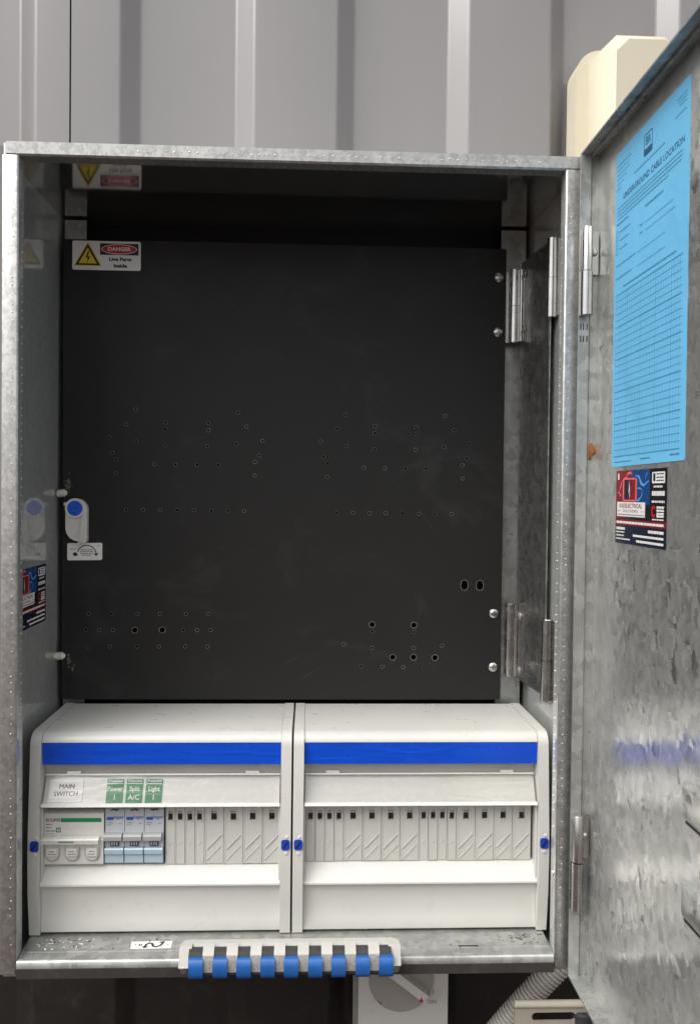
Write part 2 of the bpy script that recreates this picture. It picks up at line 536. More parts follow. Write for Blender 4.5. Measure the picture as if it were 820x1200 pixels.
def prism(bm, pts, axis, a, b, mi=0):
    """extrude a closed polygon along an axis; pts are the other two coordinates in x,y,z order"""
    def P(p, t):
        return {'x': (t, p[0], p[1]), 'y': (p[0], t, p[1]), 'z': (p[0], p[1], t)}[axis]
    A = [bm.verts.new(P(p, a)) for p in pts]
    C = [bm.verts.new(P(p, b)) for p in pts]
    n = len(pts)
    bm.faces.new(A).material_index = mi
    bm.faces.new(C[::-1]).material_index = mi
    for i in range(n):
        bm.faces.new((A[i], C[i], C[(i+1) % n], A[(i+1) % n])).material_index = mi
    return bm

def tube(bm, pts, rad, seg=16, cap=True, mi=0):
    pts = [Vector(p) for p in pts]
    rings = []
    ref = None
    for i, p in enumerate(pts):
        d = (pts[min(i+1, len(pts)-1)] - pts[max(i-1, 0)]).normalized()
        if ref is None:
            ref = d.orthogonal().normalized()
        ref = (ref - d*ref.dot(d)).normalized()
        s = d.cross(ref)
        r = rad[i] if isinstance(rad, (list, tuple)) else rad
        rings.append([bm.verts.new(p + ref*(r*math.cos(2*math.pi*k/seg)) + s*(r*math.sin(2*math.pi*k/seg))) for k in range(seg)])
    for a, b in zip(rings, rings[1:]):
        for k in range(seg):
            bm.faces.new((a[k], a[(k+1) % seg], b[(k+1) % seg], b[k])).material_index = mi
    if cap:
        bm.faces.new(rings[0][::-1]).material_index = mi
        bm.faces.new(rings[-1]).material_index = mi
    return bm

def lathe(bm, c, axis, prof, seg=24, mi=0):
    """prof: list of (distance along axis, radius)"""
    ax = Vector(axis).normalized()
    return tube(bm, [Vector(c) + ax*d for d, r in prof], [max(r, 0.01) for d, r in prof], seg, True, mi)

class Frame:
    """a flat patch of a surface: u to the right, v up, n out towards the viewer"""
    def __init__(s, o, U, V):
        s.o, s.U, s.V = Vector(o), Vector(U).normalized(), Vector(V).normalized()
        s.n = s.U.cross(s.V)
    def p(s, u, v, l=0):
        return s.o + s.U*u + s.V*v + s.n*l

def flat(bm, fr, poly, lift, mi=0):
    f = bm.faces.new([bm.verts.new(fr.p(u, v, lift)) for u, v in poly])
    f.material_index = mi
    return bm

def slab(bm, fr, poly, l0, l1, mi=0):
    A = [bm.verts.new(fr.p(u, v, l0)) for u, v in poly]
    C = [bm.verts.new(fr.p(u, v, l1)) for u, v in poly]
    n = len(poly)
    bm.faces.new(A[::-1]).material_index = mi
    bm.faces.new(C).material_index = mi
    for i in range(n):
        bm.faces.new((A[i], A[(i+1) % n], C[(i+1) % n], C[i])).material_index = mi
    return bm

def rect(u0, v0, u1, v1):
    return [(u0, v0), (u1, v0), (u1, v1), (u0, v1)]

def rrect(u0, v0, u1, v1, r, n=4):
    out = []
    for cx, cy, a in ((u1-r, v0+r, -90), (u1-r, v1-r, 0), (u0+r, v1-r, 90), (u0+r, v0+r, 180)):
        for k in range(n+1):
            t = math.radians(a + 90*k/n)
            out.append((cx + r*math.cos(t), cy + r*math.sin(t)))
    return out

def disc(cx, cy, rx, ry=None, n=24):
    ry = ry or rx
    return [(cx + rx*math.cos(2*math.pi*k/n), cy + ry*math.sin(2*math.pi*k/n)) for k in range(n)]

def ring(bm, fr, c, r0, r1, lift, n=24, sx=1.0, a0=0, a1=360, mi=0):
    full = abs(a1-a0) >= 360
    m_ = n if full else n+1
    ins, outs = [], []
    for k in range(m_):
        t = math.radians(a0 + (a1-a0)*k/n)
        ins.append(bm.verts.new(fr.p(c[0]+r0*sx*math.cos(t), c[1]+r0*math.sin(t), lift)))
        outs.append(bm.verts.new(fr.p(c[0]+r1*sx*math.cos(t), c[1]+r1*math.sin(t), lift)))
    for k in range(n):
        j = (k+1) % m_
        bm.faces.new((ins[k], outs[k], outs[j], ins[j])).material_index = mi
    return bm

def text_into(bm, fr, s, u, v, size, lift, align='CENTER', bold=0.0, sx=1.0, mi=0, shear=0.0):
    cu = bpy.data.curves.new('lettering', 'FONT')
    cu.body = s
    cu.size = size
    cu.align_x = align
    cu.align_y = 'CENTER'
    cu.offset = bold*size
    cu.shear = shear
    cu.resolution_u = 3
    ob = bpy.data.objects.new('lettering', cu)
    col.objects.link(ob)
    dg = bpy.context.evaluated_depsgraph_get()
    me = bpy.data.meshes.new_from_object(ob.evaluated_get(dg))
    vs = [bm.verts.new(fr.p(u + w.co.x*sx, v + w.co.y, lift)) for w in me.vertices]
    for p in me.polygons:
        try:
            bm.faces.new([vs[i] for i in p.vertices]).material_index = mi
        except ValueError:
            pass
    bpy.data.objects.remove(ob)
    bpy.data.curves.remove(cu)
    bpy.data.meshes.remove(me)
    return bm

def scribble(bm, fr, u0, u1, v, h, lift, mi=0, word=(1.2, 3.6), gap=0.6):
    """print too small to read: word-length dashes"""
    u = u0
    while u < u1 - 0.4:
        w = min(random.uniform(*word)*h*1.2, u1-u)
        flat(bm, fr, rect(u, v-h/2, u+w, v+h/2), lift, mi)
        u += w + gap*h
    return bm

def holed(name, outer, holes, th, fr, mats, parent):
    """flat sheet with real holes, from a filled 2D curve"""
    cu = bpy.data.curves.new(name, 'CURVE')
    cu.dimensions = '2D'
    cu.fill_mode = 'BOTH'
    cu.extrude = th/2*S
    for poly in [outer] + holes:
        sp = cu.splines.new('POLY')
        sp.points.add(len(poly)-1)
        for q, (u, w) in zip(sp.points, poly):
            q.co = (u*S, w*S, 0, 1)
        sp.use_cyclic_u = True
    ob = bpy.data.objects.new(name, cu)
    col.objects.link(ob)
    dg = bpy.context.evaluated_depsgraph_get()
    me = bpy.data.meshes.new_from_object(ob.evaluated_get(dg))
    bpy.data.objects.remove(ob)
    org = ORG[parent.name]
    for w in me.vertices:
        w.co = (fr.p(w.co.x/S, w.co.y/S, w.co.z/S - th/2) - org)*S
    me.materials.clear()
    me.name = name
    return link(name, me, mats, parent)

# ------------------------------------------------------------------ ground and wall
gb = bmesh.new()
gv = [gb.verts.new(q) for q in ((-60000, -90000, -1150), (60000, -90000, -1150), (60000, 230, -1150), (-60000, 230, -1150))]
gb.faces.new(gv)
tag(mk('ground', gb, 'ground', base=(0, 0, -1150)), kind='structure')

wall = empty('cladding_wall', (0, 215, -1150), 'ribbed steel cladding wall behind the switchboard box, grey above and charcoal below', 'wall')
WY, WD, WX = 202.0, 16.0, 226.6          # near pan depth, rib depth, pitch

def wall_profile():
    """bends of the sheet from left to right, each rounded"""
    pts = []
    for k in range(-14, 15):
        x0 = -68.8 + WX*k                # far pan ends here, web rises to the near pan
        pts += [(x0, WY+WD), (x0+20, WY), (x0+107.5, WY), (x0+125.5, WY+WD)]
    out = []
    for i, p in enumerate(pts):
        if i == 0 or i == len(pts)-1:
            out.append(p)
            continue
        a, b, c = Vector(pts[i-1]), Vector(p), Vector(pts[i+1])
        r = 2.4
        s, e = b + (a-b).normalized()*r, b + (c-b).normalized()*r
        for t in (0, 0.25, 0.5, 0.75, 1):
            q = s*(1-t)**2 + b*2*t*(1-t) + e*t*t
            out.append((q.x, q.y))
    return out

WP = wall_profile()

def wall_sheet(x0, x1, dy, name, lo=300, hi=2600, mat='wall'):
    pts = [(x, y+dy) for x, y in WP if x0 <= x <= x1]
    if x0 > -3000: pts = [(x0, WY+dy)] + pts
    if x1 < 3000: pts = pts + [(x1, WY+dy)]
    bm = bmesh.new()
    ra = [[bm.verts.new((x, y+t, z)) for x, y in pts] for z in (lo, hi) for t in (0, 0.7)]
    for a, b in ((0, 2), (3, 1)):
        for i in range(len(pts)-1):
            bm.faces.new((ra[a][i], ra[a][i+1], ra[b][i+1], ra[b][i]))
    for i in (0, len(pts)-1):
        bm.faces.new((ra[0][i], ra[2][i], ra[3][i], ra[1][i]))
    return mk(name, bm, mat, wall, smooth=50)

wall_sheet(-3000.1, -240.4, 0.6, 'sheet')
mk('lap_light_block', B(-246, -230, WY+4, WY+7, 320, 2590), 'shadow', wall)  # added dark strip, keeps skylight out so the lap gap reads as shade
wall_sheet(-238.3, 3000.1, -0.9, 'sheet')
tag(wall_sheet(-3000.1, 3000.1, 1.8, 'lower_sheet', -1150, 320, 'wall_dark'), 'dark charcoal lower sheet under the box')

# ------------------------------------------------------------------ the steel box
HW, HH = 240.0, 692.0
boxr = empty('switchboard_box', (0, 100, 0), 'open galvanised steel switchboard box mounted on the ribbed wall', 'switchboard')
T = 1.5
mk('side_panel', B(-HW, -HW+T, 1.5, 201, 0, HH), 'galv_in', boxr)
mk('side_panel', B(HW-T, HW, 1.5, 201, 0, HH), 'galv_in', boxr)
mk('top_panel', B(-HW+T, HW-T, 1.9, 201, 681.6, HH), 'galv_top', boxr)
mk('back_panel', B(-HW+T, HW-T, 198, 200, 0.5, 681.5), 'void', boxr)

# folded front lips: face, then a return running back into the box
def jamb(s):
    x = lambda q: s*q
    pr = [(x(240.6), 0.0), (x(228.6), 0.0), (x(227.3), 0.9), (x(227.3), 15), (x(228.6), 15), (x(228.6), 1.8), (x(239), 1.8), (x(240.6), 1.8)]
    bm = bmesh.new()
    prism(bm, pr, 'z', 1.0, HH-10.0)
    bm.normal_update()
    for q in bm.faces:
        if abs(q.normal.x) > 0.9:
            q.material_index = 1
    return bm
mk('front_lip', jamb(-1), ['galv_lip', 'galv_in'], boxr, 0.35)
mk('front_lip', jamb(1), ['galv_lip', 'galv_in'], boxr, 0.35)
tl = bmesh.new()
prism(tl, [(-0.4, HH+0.8), (-0.4, HH-9), (0.9, HH-10.6), (15, HH-10.6), (15, HH-9.2), (1.8, HH-9.2), (1.8, HH+0.8)], 'x', -237.5, 240.4)
mk('top_lip', tl, 'galv_lip', boxr, 0.4)
# rounded sill: floor of the box rolling over its front edge
sl = bmesh.new()
prof = [(197, 12.5), (197, 14), (13.5, 14), (12.6, 13.9), (11.8, 13.2), (11.0, 13.0), (3.0, 12.6), (0.6, 12.0), (-0.6, 10.6), (-0.8, 6.0), (0.8, 6.0), (0.8, 10.4), (3.0, 11.3), (13.0, 12.0)]
prism(sl, prof, 'x', -227, 227)
mk('sill', sl, 'galv_dull', boxr, smooth=60)
mk('bottom_strip', B(-227, 227, -1.6, 6, -2.2, 5.9), 'strip_dark', boxr, 0.8)  # rough dark strip along the lower front edge of the sill
ss = bmesh.new()
box(ss, 147, 164, 12.5, 14.3, 13.9, 14.15)
mk('sill_slot', ss, 'shadow', boxr)
mk('floor_panel', B(-HW+T, HW-T, 2, 197.5, -1.5, 0), 'galv_dull', boxr)
# seal spots along the lips
sp = bmesh.new()
def spot(c, ax, r):
    lathe(sp, c, ax, [(0, r), (0.35, r*0.8), (0.5, r*0.3)], 6)
for s in (-1, 1):
    z = 26.0
    while z < 650:
        if random.random() > 0.2:
            spot((s*(232.0+random.uniform(-.5, .5)), -0.02, z), (0, -1, 0), random.uniform(0.3, 0.8))
        z += random.uniform(5.2, 8.6)
    z = 120.0
    while z < 640:
        if random.random() > 0.1:
            spot((s*227.25, 9.5+random.uniform(-.6, .6), z), (-s, 0, 0), random.uniform(0.5, 0.85))
        z += random.uniform(6.0, 7.6)
x = -130.0
while x < 205:
    if random.random() > 0.07:
        spot((x, -0.42, HH-4.5+random.uniform(-.6, .6)), (0, -1, 0), random.uniform(0.4, 0.85))
        spot((x+2, 10, HH-10.65), (0, 0, -1), random.uniform(0.5, 0.8))
    x += random.uniform(6.0, 8.0)
tag(mk('seal_spot', sp, 'solder', boxr), kind='stuff')
# mounting rails at the back corners
mk('mounting_rail', B(-235, -213.5, 168, 170, 14.5, 679.4), 'galv_dull', boxr, 0.3)
mk('mounting_rail', B(208.5, 234, 168, 170, 14.5, 679.4), 'galv_dull', boxr, 0.3)

# ------------------------------------------------------------------ the outer door, open at a right angle
DX = 254.0
DZ0, DZ1, DY0, DY1 = -4.0, 694.0, -4.0, -486.0
door = mk('door', B(DX, DX+1.5, DY1, DY0, DZ0, DZ1), 'galv_door', boxr)
tag(door, 'open door with blotchy zinc spangle on its inner face')
# hinge-side flange in two steps, top, bottom and free-side flanges
mk('hinge_flange', B(247.6, DX-0.05, -5.4, -4.0, DZ0+1.5, DZ1-1.5), 'galv_dull', door, 0.3)
fl = bmesh.new()
prism(fl, [(237.4, -8.0), (246.0, -8.0), (248.0, -5.5), (248.0, -4.2), (246.6, -4.2), (245.4, -6.4), (238.6, -6.4), (237.4, -6.4)], 'z', DZ0+1.5, DZ1-1.5)
mk('flange_return', fl, 'galv_dull', door, 0.25)
for z0, z1, nm in ((DZ1-1.4, DZ1, 1), (DZ0, DZ0+1.4, -1)):
    bm = B(238.2, DX-0.05, DY1, DY0+0.2, z0, z1)
    mk('edge_flange', bm, 'galv_dull', door, 0.25)
    zz = z0 if nm > 0 else z1
    bm = bmesh.new()
    prism(bm, [(237.0, zz), (238.2, zz+nm*1.4), (238.2, zz-nm*9), (237.0, zz-nm*9)], 'y', DY1, -9.0)
    if nm > 0:
        mk('flange_return', B(246.0, 247.2, DY1, -9.0, DZ1-4.4, DZ1-1.45), 'galv_dull', door, 0.2)
    bm.free()
mk('edge_flange', B(238.2, DX-0.05, DY1+0.1, DY1+1.5, DZ0+1.5, DZ1-1.5), 'galv_dull', door, 0.25)

FD = Frame((DX, 0, 0), (0, -1, 0), (0, 0, 1))        # inner face of the door: u = distance from the hinge line
# pressed louvres
for za, zb in ((201.4, 228.0), (139.2, 164.4)):
    bm = bmesh.new()
    o0, o1 = rect(198, za, 420, zb), rect(203.5, za+5.0, 414, zb-2.0)
    A = [bm.verts.new(FD.p(u, w, 0.05)) for u, w in o0]
    C = [bm.verts.new(FD.p(u, w, 3.6 if w < (za+zb)/2 else 4.6)) for u, w in o1]
    for i in range(4):
        bm.faces.new((A[i], A[(i+1) % 4], C[(i+1) % 4], C[i]))
    bm.faces.new(C)
    bm.faces.new(A[::-1])
    mk('louvre', bm, 'galv_door', door, 0.5)
    bm = bmesh.new()
    slab(bm, FD, rect(200, za-1.6, 418, za-0.2), 0.02, 0.5)
    mk('louvre_slit', bm, 'shadow', door)
# hinges of the outer door
def leaf_hinge(z0, z1, zm, zl0, zl1, leaf_up):
    bm = bmesh.new()
    lathe(bm, (242.2, -13.5, z0), (0, 0, 1), [(0, 4.6), (0.4, 5.0), (zm-0.3-z0, 5.0)], 20)
    lathe(bm, (242.2, -13.5, zm+0.3), (0, 0, 1), [(0, 4.3), (z1-zm-0.8, 4.3), (z1-zm-0.3, 4.0)], 20)
    box(bm, 236.8, 241.5, -11.5, -9.6, z0, zm-0.5)
    box(bm, 243.0, 253.2, -8.9, -8.05, zl0, zl1)
    mk('hinge', bm, 'zinc', door, 0.25)
    sb = bmesh.new()
    cz = zl0*0.5 + zl1*0.5
    lathe(sb, (249.3, -8.85, cz), (0, -1, 0), [(0, 3.0), (1.2, 2.8), (2.2, 1.9), (2.4, 0.5)], 16)
    mk('hinge_screw', sb, 'zinc', door)
leaf_hinge(557, 630, 593.5, 592, 628, True)
leaf_hinge(57, 137.5, 98, 99.5, 136.5, True)
sb = bmesh.new()
for z in (548.5, 538.5):
    for x in (239.0, 241.2, 244.2):
        box(sb, x, x+0.9, -8.25, -8.0, z-2.6, z+2.6)
tag(mk('punched_slot', sb, 'shadow', door), kind='stuff')
# rust blister on the hinge flange
rb = bmesh.new()
c0 = Vector((251.2, -5.5, 444))
rim = []
for k in range(18):
    t = 2*math.pi*k/18
    rr = 1 + 0.25*math.sin(3*t+1) + random.uniform(-.12, .12)
    rim.append(rb.verts.new((c0.x + 3.4*rr*math.cos(t) + 1.0*math.sin(t), -5.42, c0.z + 7.0*rr*math.sin(t))))
mid = [rb.verts.new((c0.x + (q.co.x-c0.x)*0.55, -6.4-random.random()*0.7, c0.z + (q.co.z-c0.z)*0.55)) for q in rim]
for k in range(18):
    rb.faces.new((rim[k], rim[(k+1) % 18], mid[(k+1) % 18], mid[k]))
rb.faces.new(mid)
tag(mk('rust_patch', rb, 'rust', door), 'orange rust blister on the hinge flange of the door')

# ------------------------------------------------------------------ the black inner panel
PY = 156.0
SMALL = [(-160.9,488.5),(-170.1,473.5),(-131.3,475.9),(-131.3,469.1),(-88.5,475.7),(-88.4,468.7),(-59.1,486.9),(-50.4,472.9),(-187.0,460.3),(-160.2,456.5),(-131.2,453.0),(-89.1,452.7),(-60.2,455.7),(-34.1,459.0),(-183.9,445.0),(-179.9,438.3),(-37.1,444.0),(-41.5,437.4),(-141.9,434.0),(-120.9,433.8),(-99.6,433.8),(-78.5,433.8),(-179.9,424.4),(-41.6,423.7),(-169.9,388.0),(-152.8,387.9),(-135.9,387.8),(-118.8,388.0),(-101.9,387.9),(-85.0,387.8),(-68.5,388.0),(-51.8,387.9),(49.5,486.3),(79.0,475.0),(79.1,468.1),(121.4,474.7),(121.5,468.1),(151.4,486.7),(159.9,472.2),(40.9,472.2),(24.6,458.9),(50.4,454.9),(79.2,451.9),(121.4,451.9),(149.9,455.1),(176.7,459.0),(27.5,443.3),(31.6,436.8),(31.5,423.4),(68.5,432.9),(89.7,432.6),(110.6,432.6),(131.9,432.8),(173.3,443.8),(169.0,436.8),(169.2,423.1),(41.5,387.0),(58.2,386.9),(74.7,386.8),(91.3,387.0),(108.4,386.9),(125.0,386.8),(141.9,386.9),(158.8,386.8),(-206.6,283.1),(-184.3,282.9),(-157.9,283.1),(-135.5,283.2),(-109.5,283.3),(-87.2,283.4),(-209.2,266.7),(-196.0,266.5),(-182.3,266.6),(-112.1,266.9),(-98.2,266.9),(-84.6,267.0),(-207.0,249.8),(-185.2,249.9),(-158.5,250.0),(-136.3,250.1),(-110.0,250.2),(-87.5,250.2),(78.8,266.1),(121.7,265.7),(49.9,253.0),(78.9,249.5),(121.6,249.4),(150.7,252.0),(68.4,230.4),(89.7,230.2),(111.0,229.7),(132.7,229.7)]
BIG = [(-160.7,266.7),(-133.2,266.8),(78.7,273.3),(121.3,272.9),(100.1,239.9),(121.4,240.0),(143.4,239.5)]
SLOT = [(172.7,314.2),(188.6,314.0)]
SCREW = [(204.3,628.0),(203.8,572.7),(203.4,285.2),(203.3,229.9)]
esc = empty('escutcheon_panel', (-11, PY, 196), 'black hinged inner panel drilled with rows of small holes', 'panel')
FP = Frame((0, PY, 0), (1, 0, 0), (0, 0, 1))
holes = [disc(x, z, 1.6, n=10) for x, z in SMALL] + [disc(x, z, 2.9, n=16) for x, z in BIG]
holes += [rrect(x-3.4, z-5.0, x+3.4, z+5.0, 3.3, 4) for x, z in SLOT]
holed('panel_sheet', rrect(-233.2, 196.5, 211.3, 657, 1.2), holes, 1.6, FP, 'panel', esc)
rb = bmesh.new()
for x, z in SMALL:
    a = random.uniform(0, 360)
    ring(rb, FP, (x, z), 1.58, random.uniform(1.75, 2.0), 0.12, 10)
for x, z in BIG:
    ring(rb, FP, (x, z), 2.88, 3.35, 0.12, 16)
for x, z in SLOT:
    o_, i_ = rrect(x-3.9, z-5.5, x+3.9, z+5.5, 3.8), rrect(x-3.4, z-5.0, x+3.4, z+5.0, 3.3)
    vo_ = [rb.verts.new(FP.p(*q, 0.12)) for q in o_]
    vi_ = [rb.verts.new(FP.p(*q, 0.12)) for q in i_]
    for k in range(len(o_)):
        rb.faces.new((vi_[k], vo_[k], vo_[(k+1) % len(o_)], vi_[(k+1) % len(o_)]))
tag(mk('hole_edge', rb, 'burr', esc), kind='stuff')
s0 = None
for x, z in SCREW:
    if s0 is None:
        bm = bmesh.new()
        lathe(bm, (x, PY, z), (0, -1, 0), [(0, 4.9), (0.9, 4.8), (1.9, 3.9), (2.5, 2.2), (2.6, 0.6)], 20)
        box(bm, x-2.6, x+2.6, PY-2.72, PY-2.4, z-0.45, z+0.45, 1)
        box(bm, x-0.45, x+0.45, PY-2.74, PY-2.4, z-2.6, z+2.6, 1)
        s0 = mk('panel_screw', bm, ['zinc', 'galv_dark'], esc)
        sx0 = (x, z)
    else:
        share(s0, 'panel_screw', esc, (x-sx0[0], 0, z-sx0[1]))
# white latch with blue turn knob
FL = Frame((-217.6, PY, 377), (1, 0, 0), (0, 0, 1))
bod = [(10.6, -21), (10.6, 11)] + [(10.6*math.cos(math.radians(a))*1.0, 11+10.6*math.sin(math.radians(a))) for a in range(15, 181, 15)] + [(-10.6, -8), (-9.6, -13), (-6.5, -17.5), (-2, -20.2), (3, -21)]
lat = mk('latch', slab(bmesh.new(), FL, bod, 0.2, 7.0), 'white2', esc, 1.0, 3)
tag(lat, 'white plastic latch with a round blue knob')
bm = bmesh.new()
ring(bm, FL, (-1.0, 12.0), 7.6, 9.8, 8.6, 28)
tubepts = [FL.p(-1.0+8.8*math.cos(2*math.pi*k/28), 12.0+8.8*math.sin(2*math.pi*k/28), 7.4) for k in range(29)]
tube(bm, tubepts, 1.3, 8)
mk('knob_collar', bm, 'white2', lat)
bm = bmesh.new()
lathe(bm, FL.p(-1.0, 12.0, 6.9), FL.n, [(0, 7.7), (1.4, 7.7), (2.0, 7.0), (2.1, 3)], 26)
mk('blue_knob', bm, 'blue_knob', lat)
bm = bmesh.new()
slab(bm, FL, [(-4.4, 11.0), (2.4, 12.6), (2.4, 13.7), (-4.4, 12.1)], 9.0, 9.25)
mk('knob_slot', bm, 'blue_btn', lat)
bm = bmesh.new()
slab(bm, FL, [(3.8, -21.8), (7.0, -21.8), (8.2, 5.0), (6.2, 5.0)], 6.8, 9.6)
slab(bm, FL, [(1.8, -22.6), (8.8, -22.6), (9.6, -20.2), (1.6, -20.2)], 1.0, 7.8)
slab(bm, FL, [(-12.6, 14.6), (-10.2, 14.6), (-10.2, 18.0), (-12.6, 17.4)], 1.0, 6.0)
mk('latch_lever', bm, 'white2', lat, 0.5)
# nylon studs on the free edge of the panel
for x, z in ((-234.6, 403.8), (-236.0, 241.0)):
    bm = bmesh.new()
    pr = [(-5.0, 1.6), (-4.4, 3.2), (-3.0, 3.4)]
    for k in range(4):
        pr += [(-3.0+k*1.6, 3.0), (-2.4+k*1.6, 4.2), (-1.8+k*1.6, 3.0)]
    pr += [(4.4, 2.6), (5.4, 1.2)]
    lathe(bm, (x+1.8, PY-3.4, z), (1, 0.0, 0.06), pr, 12)
    mk('nylon_stud', bm, 'nylon', esc)
sm_ = bmesh.new()
for cx, cz, rx, rz, n in ((-227.5, 413, 2.8, 9, 40), (-226.5, 236, 1.6, 7, 26), (-222, 229, 2.0, 4, 12)):
    for _ in range(n):
        x, z = random.gauss(cx, rx*0.55), random.gauss(cz, rz*0.5)
        if x < -232.6: continue
        r = random.uniform(0.25, 0.8)
        flat(sm_, FP, [(x+r*math.cos(t)*random.uniform(.6, 1.2), z+r*1.5*math.sin(t)*random.uniform(.6, 1.2)) for t in (0, 1, 2, 3, 4, 5.2)], 0.1 + random.random()*0.05)
tag(mk('white_residue', sm_, 'residue', esc), kind='stuff')
# hinge plate between the panel and the box side
hp = bmesh.new()
prism(hp, [(225.6, 151.0), (232.6, 66), (234.0, 66.1), (227.0, 151.2)], 'z', 220.5, 641.5)
hpl = mk('hinge_plate', hp, 'galv_dark', esc, 0.2)
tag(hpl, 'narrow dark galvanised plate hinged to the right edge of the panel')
for z0, z1 in ((561.3, 635.3), (221.8, 296.2)):
    bm = bmesh.new()
    zm = (z0+z1)/2
    lathe(bm, (219.2, 151.5, z0), (0, 0, 1), [(0, 4.2), (0.5, 4.6), (zm-z0-0.4, 4.6)], 18)
    lathe(bm, (219.2, 151.5, zm), (0, 0, 1), [(0, 4.6), (z1-zm-0.5, 4.6), (z1-zm, 4.2)], 18)
    box(bm, 211.4, 217, 157.8, 158.8, z0+1, z1-1)
    prism(bm, [(221.6, 152.0), (223.0, 150.8), (225.4, 148.0), (225.4, 146.0), (224.0, 146.2), (221.6, 149)], 'z', z0+1, z1-1)
    mk('hinge', bm, 'zinc', esc, 0.2)
for z0, z1 in ((569.4, 641.9), (217.1, 292.7)):
    bm = bmesh.new()
    zm = z0*0.5 + z1*0.5
    lathe(bm, (233.0, 61.0, z0), (0, 0, 1), [(0, 4.6), (0.5, 5.0), (zm-z0-0.4, 5.0)], 18)
    lathe(bm, (233.0, 61.0, zm), (0, 0, 1), [(0, 4.7), (z1-zm-0.5, 4.7), (z1-zm, 4.3)], 18)
    box(bm, 236.8, 238.3, 40, 62, z0+1, z1-1)
    mk('hinge', bm, 'zinc', esc, 0.2)
s1 = None
for z in (628, 572.7, 285.2, 229.9):
    bm = bmesh.new()
    lathe(bm, (226.2, 138, z), (-1, -0.08, 0), [(0, 4.2), (0.8, 4.0), (1.8, 2.6), (2.0, 0.6)], 16)
    mk('plate_rivet', bm, 'galv_dull', hpl)
bm = bmesh.new()
lathe(bm, (238.4, 30, 612), (-1, 0, 0), [(0, 4.6), (4.0, 4.4), (5.5, 2.4)], 16)
mk('bolt_head', bm, 'zinc', boxr)
bm = bmesh.new()
lathe(bm, (227.2, 8, 80), (-1, 0, 0), [(0, 3.4), (0.6, 3.2), (1.0, 1.4)], 14)
mk('bolt_head', bm, 'zinc', boxr)

